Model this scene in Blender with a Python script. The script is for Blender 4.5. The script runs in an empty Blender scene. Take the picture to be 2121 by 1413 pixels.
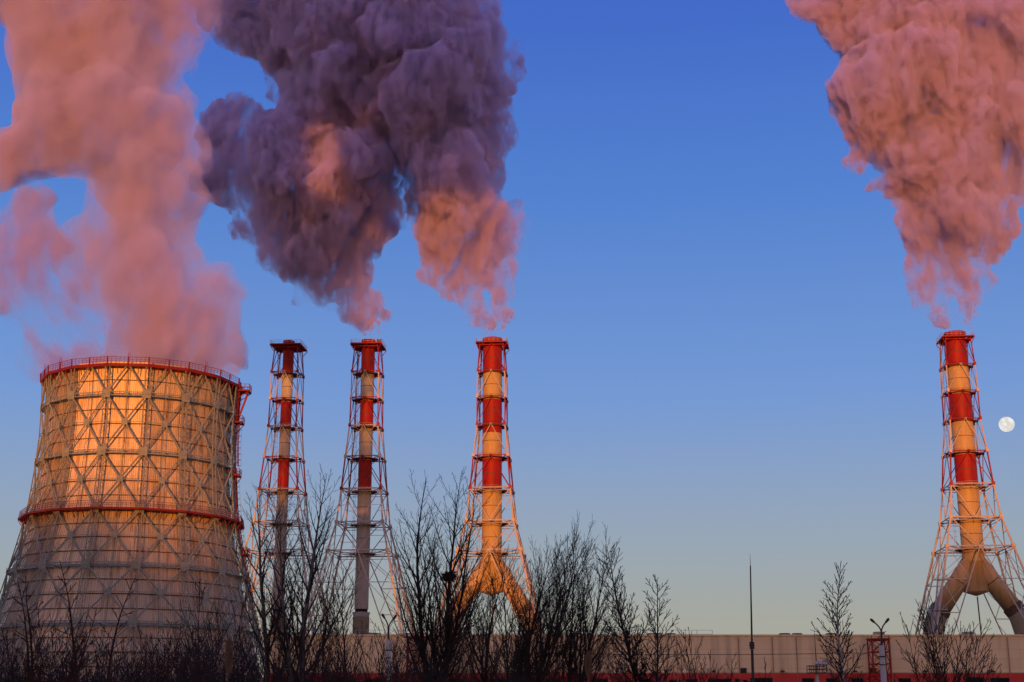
import bpy, bmesh, math, random
from mathutils import Vector, Matrix, noise
R = math.radians
sin, cos, pi = math.sin, math.cos, math.pi

# ------------------------------------------------------------------ camera, sky, sun
sc = bpy.context.scene
COL = sc.collection
F_PX, PITCH, CX, CY, EYE = 2946.0, R(15.0), 1060.5, 706.5, 1.7
SP, CP = sin(PITCH), cos(PITCH)
cam_d = bpy.data.cameras.new("camera")
cam_d.sensor_width = 36.0
cam_d.lens = F_PX / 2121 * 36.0
cam_d.clip_end = 9000
cam_d.clip_start = 0.3
cam_d.dof.use_dof = True
cam_d.dof.focus_distance = 350
cam_d.dof.aperture_fstop = 5.0
cam = bpy.data.objects.new("camera", cam_d)
COL.objects.link(cam)
cam.location = (0, 0, EYE)
cam.rotation_euler = (R(90) + PITCH, 0, 0)
sc.camera = cam

SUN_EL, SUN_AZ = R(2.0), R(7.4)          # the sun stands behind the camera, to its left
world = bpy.data.worlds.new("World")
sc.world = world
world.use_nodes = True
wn = world.node_tree
wn.nodes.clear()
sky = wn.nodes.new("ShaderNodeTexSky")
sky.sky_type = 'NISHITA'
sky.sun_disc = False
sky.sun_elevation = R(4.0)
sky.sun_rotation = pi + SUN_AZ
sky.air_density = 1.0
sky.dust_density = 0.3
sky.ozone_density = 2.2
# the air opposite the sunset: clear blue overhead paling to a warm grey horizon, blended with the physical sky towards the sun
wtc = wn.nodes.new("ShaderNodeTexCoord"); wsp = wn.nodes.new("ShaderNodeSeparateXYZ")
wn.links.new(wtc.outputs["Generated"], wsp.inputs[0])
asn = wn.nodes.new("ShaderNodeMath"); asn.operation = 'ARCSINE'; wn.links.new(wsp.outputs[2], asn.inputs[0])
el = wn.nodes.new("ShaderNodeMapRange"); el.inputs[1].default_value = 0; el.inputs[2].default_value = pi / 2
wn.links.new(asn.outputs[0], el.inputs[0])
wr = wn.nodes.new("ShaderNodeValToRGB"); wr.color_ramp.interpolation = 'LINEAR'
SKY_ROWS = [(0, (.40, .38, .30)), (3.9, (.356, .378, .343)), (7.05, (.287, .376, .470)), (10.1, (.223, .347, .578)), (12.6, (.171, .319, .658)), (20.6, (.084, .223, .631)), (27.8, (.055, .147, .578)), (50, (.045, .14, .60))]
while len(wr.color_ramp.elements) < len(SKY_ROWS): wr.color_ramp.elements.new(0.5)
for e_, (dg_, c_) in zip(wr.color_ramp.elements, SKY_ROWS):
    e_.position = dg_ / 90; e_.color = (*c_, 1)
wn.links.new(el.outputs[0], wr.inputs[0])
STR = 0.13
wsc = wn.nodes.new("ShaderNodeVectorMath"); wsc.operation = 'SCALE'; wsc.inputs[3].default_value = 1 / STR
wn.links.new(wr.outputs[0], wsc.inputs[0])
wr2 = wn.nodes.new("ShaderNodeValToRGB"); wr2.color_ramp.interpolation = 'EASE'
GLOW_ROWS = [(0, (2.1, 1.02, .40)), (7, (1.6, .82, .38)), (14, (.55, .40, .46)), (28, (.20, .24, .58)), (55, (.11, .19, .66))]
while len(wr2.color_ramp.elements) < len(GLOW_ROWS): wr2.color_ramp.elements.new(0.5)
for e_, (dg_, c_) in zip(wr2.color_ramp.elements, GLOW_ROWS):
    e_.position = dg_ / 90; e_.color = (*c_, 1)
wn.links.new(el.outputs[0], wr2.inputs[0])
wsc2 = wn.nodes.new("ShaderNodeVectorMath"); wsc2.operation = 'SCALE'; wsc2.inputs[3].default_value = 1 / STR
wn.links.new(wr2.outputs[0], wsc2.inputs[0])
wb = wn.nodes.new("ShaderNodeMixRGB"); wb.inputs[0].default_value = 0.85
wn.links.new(sky.outputs[0], wb.inputs[1]); wn.links.new(wsc2.outputs[0], wb.inputs[2])
wfac = wn.nodes.new("ShaderNodeMapRange"); wfac.inputs[1].default_value = -0.3; wfac.inputs[2].default_value = 0.6
wfac.inputs[3].default_value = 0.0; wfac.inputs[4].default_value = 0.98
wn.links.new(wsp.outputs[1], wfac.inputs[0])
wmx = wn.nodes.new("ShaderNodeMixRGB")
wn.links.new(wfac.outputs[0], wmx.inputs[0]); wn.links.new(wb.outputs[0], wmx.inputs[1]); wn.links.new(wsc.outputs[0], wmx.inputs[2])
bg = wn.nodes.new("ShaderNodeBackground")
bg.inputs["Strength"].default_value = STR
wo = wn.nodes.new("ShaderNodeOutputWorld")
wn.links.new(wmx.outputs[0], bg.inputs[0])
wn.links.new(bg.outputs[0], wo.inputs[0])

sun_d = bpy.data.lights.new("sun", 'SUN')
sun_d.energy = 4.2
sun_d.angle = R(0.7)
sun_d.color = (1.0, 0.33, 0.045)
sun = bpy.data.objects.new("sun", sun_d)
COL.objects.link(sun)
SUND = Vector((-sin(SUN_AZ) * cos(SUN_EL), -cos(SUN_AZ) * cos(SUN_EL), sin(SUN_EL)))  # towards the sun
sun.rotation_euler = SUND.to_track_quat('Z', 'Y').to_euler()

sc.view_settings.view_transform = 'Standard'
sc.view_settings.look = 'None'
sc.view_settings.gamma = 1
sc.view_settings.exposure = 0.0
sc.render.engine = 'CYCLES'
cy = sc.cycles
cy.use_denoising = True
cy.max_bounces = 6
cy.diffuse_bounces = 2
cy.glossy_bounces = 2
cy.volume_bounces = 3
cy.transparent_max_bounces = 24
cy.use_adaptive_sampling = True
cy.adaptive_threshold = 0.02
cy.sample_clamp_indirect = 4.0

# ------------------------------------------------------------------ helpers
def W(px, py, Y):
    """world point whose picture position is (px, py) when it stands Y metres ahead"""
    t = (CY - py) / F_PX
    h = Y * (t * CP + SP) / (CP - t * SP)
    x = (px - CX) / F_PX * (Y * CP + h * SP)
    return Vector((x, Y, EYE + h))

def m_per_px(px, py, Y):
    p = W(px, py, Y)
    return (Y * CP + (p.z - EYE) * SP) / F_PX

def rnd(a, b):
    return random.uniform(a, b)

class MB:
    def __init__(s):
        s.v, s.f, s.m, s.uv = [], [], [], None
    def face(s, pts, m=0):
        n = len(s.v)
        s.v += [tuple(p) for p in pts]
        s.f.append(tuple(range(n, n + len(pts)))); s.m.append(m)
    def tube(s, a, b, r0, r1=None, n=6, m=0, caps=True):
        a, b = Vector(a), Vector(b)
        if r1 is None: r1 = r0
        d = b - a
        if d.length < 1e-6: return
        d.normalize()
        u = d.orthogonal().normalized() if abs(d.z) > 0.99 else d.cross(Vector((0, 0, 1))).normalized()
        w = d.cross(u)
        k = len(s.v)
        for c, r in ((a, r0), (b, r1)):
            for i in range(n):
                t = 2 * pi * (i + 0.5) / n
                s.v.append(tuple(c + u * (cos(t) * r) + w * (sin(t) * r)))
        for i in range(n):
            j = (i + 1) % n
            s.f.append((k + i, k + j, k + n + j, k + n + i)); s.m.append(m)
        if caps:
            s.f.append(tuple(k + i for i in reversed(range(n)))); s.m.append(m)
            s.f.append(tuple(k + n + i for i in range(n))); s.m.append(m)
    def path(s, pts, rs, n=5, m=0):
        pts = [Vector(p) for p in pts]
        k = len(s.v)
        L = len(pts)
        u = None
        for i, p in enumerate(pts):
            d = (pts[min(i + 1, L - 1)] - pts[max(i - 1, 0)]).normalized()
            if u is None: u = d.orthogonal().normalized()
            u = (u - d * u.dot(d)).normalized()
            w = d.cross(u)
            r = rs[i] if isinstance(rs, (list, tuple)) else rs
            for q in range(n):
                t = 2 * pi * q / n
                s.v.append(tuple(p + u * (cos(t) * r) + w * (sin(t) * r)))
        for i in range(L - 1):
            for q in range(n):
                q2 = (q + 1) % n
                s.f.append((k + i * n + q, k + i * n + q2, k + (i + 1) * n + q2, k + (i + 1) * n + q)); s.m.append(m)
        s.f.append(tuple(k + q for q in reversed(range(n)))); s.m.append(m)
        s.f.append(tuple(k + (L - 1) * n + q for q in range(n))); s.m.append(m)
    def box(s, c, d, m=0, M=None):
        c = Vector(c)
        k = len(s.v)
        for x in (-1, 1):
            for y in (-1, 1):
                for z in (-1, 1):
                    p = Vector((x * d[0] / 2, y * d[1] / 2, z * d[2] / 2))
                    if M is not None: p = M @ p
                    s.v.append(tuple(c + p))
        for q in ((0, 1, 3, 2), (4, 6, 7, 5), (0, 4, 5, 1), (2, 3, 7, 6), (0, 2, 6, 4), (1, 5, 7, 3)):
            s.f.append(tuple(k + i for i in q)); s.m.append(m)
    def lathe(s, prof, n=40, m=0, c=(0, 0, 0), mf=None):
        """prof: list of (r, z); closed where r is 0"""
        k = len(s.v)
        for (r, z) in prof:
            for i in range(n):
                t = 2 * pi * i / n
                s.v.append((c[0] + r * cos(t), c[1] + r * sin(t), c[2] + z))
        for a in range(len(prof) - 1):
            for i in range(n):
                j = (i + 1) % n
                s.f.append((k + a * n + i, k + a * n + j, k + (a + 1) * n + j, k + (a + 1) * n + i))
                s.m.append(m if mf is None else mf(a))
    def build(s, name, mats, parent=None, smooth=False, loc=None):
        me = bpy.data.meshes.new(name)
        me.from_pydata(s.v, [], s.f)
        if not isinstance(mats, (list, tuple)): mats = [mats]
        for mt in mats: me.materials.append(mt)
        if len(mats) > 1: me.polygons.foreach_set("material_index", s.m)
        if smooth: me.polygons.foreach_set("use_smooth", [True] * len(me.polygons))
        me.update()
        o = bpy.data.objects.new(name, me)
        COL.objects.link(o)
        if parent is not None: o.parent = parent
        if loc is not None: o.location = loc
        return o

def tag(o, label=None, cat=None, group=None, kind=None):
    if label: o["label"] = label
    if cat: o["category"] = cat
    if group: o["group"] = group
    if kind: o["kind"] = kind
    return o

def empty(name, loc, rz=0.0):
    o = bpy.data.objects.new(name, None)
    o.empty_display_size = 1
    COL.objects.link(o)
    o.location = loc
    o.rotation_euler = (0, 0, rz)
    return o

def copy_tree(o, parent=None):
    c = o.copy(); COL.objects.link(c)
    if parent is not None: c.parent = parent
    for ch in list(o.children): copy_tree(ch, c)
    return c

# ------------------------------------------------------------------ materials
def new_mat(name):
    m = bpy.data.materials.new(name)
    m.use_nodes = True
    nt = m.node_tree
    return m, nt, nt.nodes["Principled BSDF"]

def paint(name, col, rough=0.55, dirt=None, amt=0.5, scale=0.6, stretch=(1, 1, 0.25), metal=0.0, fine=6.0, bump=0.0):
    """painted or weathered surface: streaky stains between two real colours"""
    m, nt, b = new_mat(name)
    N, Lk = nt.nodes, nt.links
    tc = N.new("ShaderNodeTexCoord"); mp = N.new("ShaderNodeMapping")
    mp.inputs["Scale"].default_value = stretch
    n1 = N.new("ShaderNodeTexNoise"); n1.inputs["Scale"].default_value = scale
    n1.inputs["Detail"].default_value = 6; n1.inputs["Roughness"].default_value = 0.65
    cr = N.new("ShaderNodeValToRGB")
    cr.color_ramp.elements[0].position = 0.45; cr.color_ramp.elements[1].position = 0.75
    cr.color_ramp.elements[0].color = (0, 0, 0, 1); cr.color_ramp.elements[1].color = (amt, amt, amt, 1)
    mx = N.new("ShaderNodeMixRGB")
    mx.inputs[1].default_value = (*col, 1)
    dc = dirt or tuple(c * 0.45 for c in col)
    mx.inputs[2].default_value = (*dc, 1)
    Lk.new(tc.outputs["Object"], mp.inputs[0]); Lk.new(mp.outputs[0], n1.inputs["Vector"])
    Lk.new(n1.outputs[0], cr.inputs[0]); Lk.new(cr.outputs[0], mx.inputs[0])
    n2 = N.new("ShaderNodeTexNoise"); n2.inputs["Scale"].default_value = fine; n2.inputs["Detail"].default_value = 3
    Lk.new(tc.outputs["Object"], n2.inputs["Vector"])
    mr = N.new("ShaderNodeMapRange"); mr.inputs[3].default_value = 0.86; mr.inputs[4].default_value = 1.12
    mr.inputs[1].default_value = 0.3; mr.inputs[2].default_value = 0.7
    Lk.new(n2.outputs[0], mr.inputs[0])
    ml = N.new("ShaderNodeMixRGB"); ml.blend_type = 'MULTIPLY'; ml.inputs[0].default_value = 1
    Lk.new(mx.outputs[0], ml.inputs[1]); Lk.new(mr.outputs[0], ml.inputs[2])
    Lk.new(ml.outputs[0], b.inputs["Base Color"])
    b.inputs["Roughness"].default_value = rough
    b.inputs["Metallic"].default_value = metal
    b.inputs["Specular IOR Level"].default_value = 0.22
    if bump:
        bp = N.new("ShaderNodeBump"); bp.inputs["Strength"].default_value = bump; bp.inputs["Distance"].default_value = 0.1
        Lk.new(n2.outputs[0], bp.inputs["Height"]); Lk.new(bp.outputs[0], b.inputs["Normal"])
    return m

M = {}
M['red'] = paint('red_paint', (0.29, 0.009, 0.007), 0.5, (0.16, 0.02, 0.015), 0.5)
M['red_flue'] = paint('red_flue_paint', (0.31, 0.009, 0.007), 0.55, (0.12, 0.012, 0.010), 0.8, 0.5, (1, 1, 0.2))
M['white'] = paint('white_paint', (0.54, 0.45, 0.35), 0.55, (0.34, 0.22, 0.13), 0.5)
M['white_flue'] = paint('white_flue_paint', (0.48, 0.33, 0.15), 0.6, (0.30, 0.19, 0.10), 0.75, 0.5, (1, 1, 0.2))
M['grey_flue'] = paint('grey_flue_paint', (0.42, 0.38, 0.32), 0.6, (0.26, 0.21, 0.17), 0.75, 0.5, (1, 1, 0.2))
M['dark'] = paint('dark_steel', (0.035, 0.03, 0.03), 0.5)
M['seam'] = paint('seam_steel', (0.12, 0.08, 0.06), 0.6)
M['soot'] = paint('sooty_inside', (0.02, 0.015, 0.015), 0.8)
M['galv'] = paint('galvanised_steel', (0.42, 0.42, 0.42), 0.45, (0.25, 0.22, 0.2), 0.4)
M['struct'] = paint('grey_green_steel', (0.25, 0.27, 0.215), 0.6, (0.12, 0.08, 0.05), 0.6, 0.8, (1, 1, 1))
M['sleeve'] = paint('corrugated_sleeve', (0.32, 0.28, 0.20), 0.6, (0.16, 0.14, 0.11), 0.6, 0.8, (1, 1, 0.15))
M['bark'] = paint('dark_bark', (0.034, 0.026, 0.020), 0.9, (0.020, 0.016, 0.014), 0.8, 3.0, (1, 1, 0.3))
M['bark_red'] = paint('reddish_bark', (0.042, 0.018, 0.014), 0.9, (0.020, 0.012, 0.010), 0.8, 3.0, (1, 1, 0.3))
M['bark_grey'] = paint('grey_green_bark', (0.13, 0.12, 0.09), 0.9, (0.05, 0.045, 0.04), 0.8, 4.0, (1, 1, 0.6))
M['birch'] = paint('birch_bark', (0.45, 0.42, 0.38), 0.8, (0.05, 0.04, 0.04), 0.9, 6.0, (1, 1, 3))
M['glass'] = paint('dark_window_glass', (0.015, 0.018, 0.022), 0.08)
M['reed'] = paint('dry_reed', (0.22, 0.14, 0.08), 0.9)

M['red_dark'] = paint('dark_red_paint', (0.20, 0.010, 0.009), 0.6, (0.09, 0.012, 0.010), 0.6)  # darker red for the tower's galleries, landings and ladder

# ------------------------------------------------------------------ ground and added shade ridge
random.seed(5)
g = MB()
g.face([(-4000, -4000, 0), (4000, -4000, 0), (4000, 6000, 0), (-4000, 6000, 0)])
M['ground'] = paint('winter_ground', (0.10, 0.08, 0.05), 0.95, (0.30, 0.30, 0.32), 0.6, 0.05, (1, 1, 1), fine=2.0)
tag(g.build('ground', M['ground']), kind='structure')

# unseen ridge added behind the camera, its profile shaped to shade the low parts
def shade_ridge_h(x):
    pts = [(-2600, 60), (-1400, 90), (-600, 100), (-364, 90), (-300, 88), (-274, 95), (-250, 97), (-241, 86), (-231, 78), (-212, 78), (-196, 90), (-116, 94),
           (-77, 94), (46, 98), (600, 98), (1600, 70)]
    for (a, ha), (b, hb) in zip(pts, pts[1:]):
        if a <= x <= b:
            return ha + (hb - ha) * (x - a) / (b - a)
    return 60
hb = MB()
xs = list(range(-2600, -700, 60)) + [-700 + 2.5 * i for i in range(360)] + list(range(200, 1600, 20))
rows = [(-1200, 1.0), (-1240, 0.98), (-1500, 0.7), (-1900, 0.0)]
front = [(-1000, 0.0), (-1100, 0.5)] + rows
k = len(front)
for x in xs:
    h = shade_ridge_h(x) + noise.noise(Vector((x * 0.02, 0, 0))) * 3 + noise.noise(Vector((x * 0.11, 5, 0))) * 4 + rnd(-22, 20)
    for (y, q) in front:
        hb.v.append((x, y, h * q - 0.5))
for i in range(len(xs) - 1):
    for j in range(k - 1):
        hb.f.append((i * k + j, (i + 1) * k + j, (i + 1) * k + j + 1, i * k + j + 1)); hb.m.append(0)
tag(hb.build('added_shade_ridge', M['ground']), kind='structure')

# ------------------------------------------------------------------ lattice stacks
def lerp(a, b, t): return a + (b - a) * t

def make_stack(label, fx, fy, D, tops, widths, flue_px, style, band_flue, seed, yaw=R(-4.5), grp='lattice smokestacks of the plant'):
    """tops: picture rows of the platform edges from the deck down to level 7; widths: front width in pixels"""
    random.seed(seed)
    X0 = W(fx, fy, D).x
    t = empty('smokestack', (X0, D, 0), yaw)
    tag(t, label, 'smokestack', grp)
    hs, hw = [], []
    for py, w in zip(tops, widths):
        mpp = m_per_px(fx, py, D - 5)
        wm = w * mpp / 2
        p = W(fx, py, D - wm)
        hs.append(p.z); hw.append(wm)
    slope = (hw[7] - hw[6]) / (hs[6] - hs[7])
    hs.append(0.0); hw.append(hw[7] + slope * hs[7])
    rf = flue_px * m_per_px(fx, 900, D) / 2
    mats = [M['white'], M['red'], M['seam']]
    # colour of the steel in the segment i -> i+1
    segc = [1, 0, 1, 0, 1, 0, 0, 0]
    def P(sx, sy, h):
        for i in range(len(hs) - 1):
            if hs[i] >= h >= hs[i + 1]:
                q = (hs[i] - h) / (hs[i] - hs[i + 1]); w = lerp(hw[i], hw[i + 1], q); break
        else: w = hw[0]
        return Vector((sx * w, sy * w, h))
    corners = [(-1, -1), (1, -1), (1, 1), (-1, 1)]
    for (sx, sy) in corners:
        lg = MB()
        for i in range(8):
            r = [0.19, 0.2, 0.21, 0.22, 0.25, 0.27, 0.3, 0.34][i]
            lg.tube(P(sx, sy, hs[i]), P(sx, sy, hs[i + 1]), r, n=8, m=segc[i])
            if i: lg.box(P(sx, sy, hs[i]), (r * 3.6, r * 3.6, 1.0), m=segc[i - 1])
        lg.build('leg', mats, t)
    # braces on the four faces
    for f in range(4):
        a, b = corners[f], corners[(f + 1) % 4]
        for i in range(8):
            top_a, top_b, bot_a, bot_b = P(*a, hs[i]), P(*b, hs[i]), P(*a, hs[i + 1]), P(*b, hs[i + 1])
            mid_t, mid_b = (top_a + top_b) / 2, (bot_a + bot_b) / 2
            r = [0.12, 0.12, 0.12, 0.12, 0.13, 0.15, 0.17, 0.2][i]
            if i < 5 or i == 7:
                prs = [(mid_t, bot_a), (mid_t, bot_b)]
            else:
                prs = [(top_a, mid_b), (top_b, mid_b)]
            for (p, q) in prs:
                br = MB(); br.tube(p, q, r, n=6, m=segc[i])
                if i < 5: br.box(p - Vector((0, 0, 0.1)), (0.8, 0.8, 0.7), m=segc[i])
                br.build('brace', mats, t)
            if i == 7:                                   # sub-members of the tall bottom tier
                for hh in (hs[7] * 0.81, hs[7] * 0.62, hs[7] * 0.40):
                    for (c, foot, top) in ((a, bot_a, mid_t), (b, bot_b, mid_t)):
                        sm = MB()
                        L1 = P(*c, hh)
                        q = (hs[7] - hh) / hs[7]
                        D1 = top.lerp(foot, q)
                        sm.tube(L1, D1, 0.13, n=5)
                        hup = min(hs[7] - 0.01, hh + hs[7] * 0.19)
                        q2 = (hs[7] - hup) / hs[7]
                        sm.tube(P(*c, hup), D1, 0.12, n=5)
                        sm.tube(top.lerp(foot, q2), L1, 0.09, n=5)
                        sm.build('secondary_bracing', mats, t)
            if i == 6 or i == 5:
                for (c, top) in ((a, top_a), (b, top_b)):
                    sm = MB()
                    hmid = lerp(hs[i], hs[i + 1], 0.5)
                    sm.tube(P(*c, hmid), top.lerp(mid_b, 0.5), 0.08, n=5)
                    sm.build('secondary_bracing', mats, t)
    # platforms
    for i in range(1, 8):
        pl = MB()
        c = segc[i] if i in (1, 3) else segc[i - 1]
        c = {1: 1, 2: 1, 3: 1 if style == 'Y' else 0, 4: 1, 5: 0, 6: 0, 7: 0}[i]
        w, h = hw[i], hs[i]
        for f in range(4):
            a, b = P(*corners[f], h), P(*corners[(f + 1) % 4], h)
            pl.tube(a, b, 0.17 if i < 5 else 0.2, n=6, m=c)
            if i >= 5: pl.tube(a - Vector((0, 0, 0.9)), b - Vector((0, 0, 0.9)), 0.1, n=5, m=c)
        ro = max(rf + 0.9, min(w * 0.9, rf + 2.0))
        # ring deck and ties
        n = 24
        prof = [(rf + 0.12, 0.0), (ro, 0.0), (ro, 0.22), (rf + 0.12, 0.22), (rf + 0.12, 0.0)]
        pl.lathe(prof, n, 2, (0, 0, h - 0.4))
        for kk in range(8):
            tt = pi / 4 * kk
            d = Vector((cos(tt), sin(tt), 0))
            e = 1.0 if kk % 2 == 0 else 1.414
            out = Vector((d.x * w * e, d.y * w * e, h))
            pl.tube(Vector((d.x * (ro - 0.2), d.y * (ro - 0.2), h - 0.5)), out, 0.12, n=5, m=c)
            if w > rf + 2.2:
                pl.tube(Vector((d.x * (rf + 0.1), d.y * (rf + 0.1), h - 1.6)), Vector((d.x * ro, d.y * ro, h - 0.4)), 0.08, n=4, m=c)
                d2 = Vector((cos(tt + pi / 8), sin(tt + pi / 8), 0)) * ro
                pl.tube(d2 + Vector((0, 0, h - 0.4)), out, 0.07, n=4, m=c)
        p_o = pl.build('platform', mats, t)
        rl = MB()
        for zz in (0.55, 1.1):
            for kk in range(n):
                t0, t1 = 2 * pi * kk / n, 2 * pi * (kk + 1) / n
                rl.tube((cos(t0) * (ro - .06), sin(t0) * (ro - .06), h - .18 + zz), (cos(t1) * (ro - .06), sin(t1) * (ro - .06), h - .18 + zz), 0.035, n=4, m=c, caps=False)
        for kk in range(0, n, 2):
            t0 = 2 * pi * kk / n
            rl.tube((cos(t0) * (ro - .06), sin(t0) * (ro - .06), h - .18), (cos(t0) * (ro - .06), sin(t0) * (ro - .06), h + .92), 0.035, n=4, m=c)
        rl.build('railing', mats, p_o)
    # top deck
    w0 = 32 * m_per_px(fx, tops[0], D); h0 = hs[0]
    dk = MB()
    dk.box((0, -(w0 + rf + .1) / 2, h0 - 0.2), (2 * w0, w0 - rf - .1, 0.4), 1)
    dk.box((0, (w0 + rf + .1) / 2, h0 - 0.2), (2 * w0, w0 - rf - .1, 0.4), 1)
    for s_ in (-1, 1):
        dk.box((s_ * (w0 + rf + .1) / 2, 0, h0 - 0.203), (w0 - rf - .1, 2 * rf + .2, 0.39), 1)
    for f in range(4):
        a, b = corners[f], corners[(f + 1) % 4]
        va, vb = Vector((a[0] * hw[0], a[1] * hw[0], h0 - .9)), Vector((b[0] * hw[0], b[1] * hw[0], h0 - .9))
        dk.tube(va, vb, 0.2, n=6, m=1)
        dk.tube(Vector((a[0] * w0, a[1] * w0, h0 - .5)), P(*a, h0 - 2.6), 0.13, n=6, m=1)
        for q in (-0.55, 0.0, 0.55):
            nx, ny = (a[0] + b[0]) / 2, (a[1] + b[1]) / 2
            tx, ty = (b[0] - a[0]) / 2, (b[1] - a[1]) / 2
            o_ = Vector((nx * w0 + tx * q * w0, ny * w0 + ty * q * w0, h0 - .45))
            i_ = Vector((nx * (rf + .2) + tx * q * w0, ny * (rf + .2) + ty * q * w0, h0 - 1.3))
            dk.tube(o_, i_, 0.12, n=5, m=1)
    d_o = dk.build('top_deck', mats, t)
    rl = MB()
    for zz in (0.6, 1.2):
        for f in range(4):
            a, b = corners[f], corners[(f + 1) % 4]
            rl.tube((a[0] * w0 * .98, a[1] * w0 * .98, h0 + zz), (b[0] * w0 * .98, b[1] * w0 * .98, h0 + zz), 0.045, n=4)
    for f in range(4):
        a, b = Vector(corners[f]), Vector(corners[(f + 1) % 4])
        for q in range(7):
            p = a.lerp(b, q / 7) * w0 * .98
            rl.tube((p.x, p.y, h0), (p.x, p.y, h0 + 1.2), 0.045, n=4)
    rl.build('railing', M['galv'], d_o)
    for (ax, ay) in ((-.35, .3), (.25, .5)):
        an = MB(); an.tube((ax * w0, ay * w0 + rf * .9, h0), (ax * w0, ay * w0 + rf * .9, h0 + 3.6), 0.05, 0.02, n=4)
        an.build('lightning_rod', M['dark'], t)
    # flue with painted bands
    bands = [(h0 + 2.0, 1), (hs[1] - 0.3, 0), (hs[2] - 0.6, 1), (hs[3] - band_flue, 0), (hs[4] - 0.6, 1), (hs[5] - 0.3, 0)]
    hj = W(fx, 1163, D).z
    bot = hj if style == 'Y' else W(fx, 1262, D).z
    fl = MB()
    n = 40
    ends = [b_[0] for b_ in bands[1:]] + [bot]
    for (top, c), e in zip(bands, ends):
        fl.lathe([(rf, e), (rf, top)], n, c)
    fl.lathe([(rf + .12, h0 + 1.5), (rf + .12, h0 + 2.0), (rf - .25, h0 + 2.0)], n, 1)
    fl.lathe([(rf - .25, h0 + 2.0), (rf - .25, h0 - 12), (0.01, h0 - 12)], n, 2)
    allh = sorted(set([round(lerp(hs[i], hs[i + 1], q), 2) for i in range(0, 7) for q in (0.03, 0.5)]))
    for hh in allh:
        if bot + .5 < hh < h0:
            fl.lathe([(rf + .002, hh - .09), (rf + .05, hh - .07), (rf + .05, hh + .07), (rf + .002, hh + .09)], n, 3)
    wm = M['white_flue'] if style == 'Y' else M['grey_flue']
    fo = fl.build('flue', [wm, M['red_flue'], M['soot'], M['seam']], t, smooth=True)
    # ladder with cage
    ld = MB()
    lx, ly = -(rf + 1.25), rf * 0.5
    for i in range(0, 7):
        z0, z1 = hs[i + 1] + .3, hs[i] - .3
        for s_ in (-.28, .28):
            ld.tube((lx + s_, ly, z0), (lx + s_, ly, z1), 0.045, n=4)
        z = z0
        while z < z1:
            ld.tube((lx - .28, ly, z), (lx + .28, ly, z), 0.03, n=3, caps=False); z += 0.6
        z = z0 + 2
        while z < z1:
            ring = [(lx + .42 * cos(a_), ly - .42 + .42 * sin(a_), z) for a_ in [pi * .15 + 2 * pi * q / 8 for q in range(8)]]
            for q in range(7): ld.tube(ring[q], ring[q + 1], 0.03, n=3, caps=False)
            z += 1.8
    ld.build('ladder', M['galv'], t)
    # lower end of the flue
    if style == 'Y':
        hb_ = W(fx, 1225, D).z
        jn = MB()
        jn.lathe([(rf, hj), (rf + .15, hj + .1), (rf + .15, hj - .15), (rf + .02, hj - .2), (rf * 1.12, hb_), (rf * 1.08, hb_ - .25), (0.25, hb_ - 1.4), (0.01, hb_ - 1.42)], n, 0)
        jn.build('flue_junction', wm, t, smooth=True)
        dp = MB(); dp.tube((0.2, 0, hb_ - 1.6), (0.9, 0, 4), 0.2, n=8); dp.build('drain_pipe', M['seam'], t)
        for (s_, xb, yb, xe) in style_arms[label]:
            a0 = Vector((0, 0, hj + rf * 0.35))
            pb = W(xb, yb, D); pe = W(xe, 1316, D)
            pbx, pex = pb.x - X0, pe.x - X0
            hb2, he = pb.z, pe.z
            ar = MB()
            ra = rf * 0.84
            B = Vector((pbx, 0, hb2)); dirn = (B - a0).normalized()
            st = a0 + dirn * rf * .3
            ar.path([st, B], [ra, ra], n=28)
            for q in (0.45, 0.97):
                c_ = st.lerp(B, q); ar.path([c_ - dirn * .12, c_ + dirn * .12], [ra + .09, ra + .09], n=28, m=1)
            ao = ar.build('flue_branch', [wm, M['seam']], t, smooth=True)
            sl = MB()
            rs = ra * 1.08
            C = Vector((lerp(pbx, pex, .62), 0, lerp(hb2, he, .42)))
            E = Vector((pex, 0, he)); E2 = Vector((pex + (pex - pbx) * .05, 0, 3))
            sl.path([B - dirn * .3, B + dirn * 1.7], [rs * 1.05, rs * 1.03], n=28, m=1)
            sl.path([B + dirn * 1.6, C, E, E2], [rs, rs, rs, rs], n=28, m=0)
            # stiffening ribs round the sleeve
            for q in range(8):
                c_ = C.lerp(E, q / 7.0); dd = (E - C).normalized()
                sl.path([c_ - dd * .06, c_ + dd * .06], [rs + .1, rs + .1], n=28, m=0)
            sl.build('insulation_sleeve', [M['sleeve'], M['seam']], ao)
    else:
        sl = MB()
        hc0, hc1 = W(fx, 1268, D).z, W(fx, 1278, D).z
        sl.lathe([(rf * .9, bot), (rf * .9, hc0)], n, 1)
        sl.lathe([(rf * .9, hc0), (rf * 1.28, hc0 - .1), (rf * 1.1, hc1), (rf * 1.1, hc1 - .1)], n, 2)
        for q in range(int(n)):
            pass
        k0 = len(sl.v)
        sl.lathe([(rf * 1.15, hc1), (rf * 1.15, 2.0)], 120, 0)
        for i in range(k0, len(sl.v)):
            v = Vector(sl.v[i]); a_ = math.atan2(v.y, v.x)
            rr = rf * 1.15 + .07 * (1 if int(round(a_ / (2 * pi) * 120)) % 2 else -1)
            sl.v[i] = (rr * cos(a_), rr * sin(a_), v.z)
        sl.build('insulation_sleeve', [M['sleeve'], M['soot'], M['galv']], t)
    return t, X0, hs, hw, rf

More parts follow.
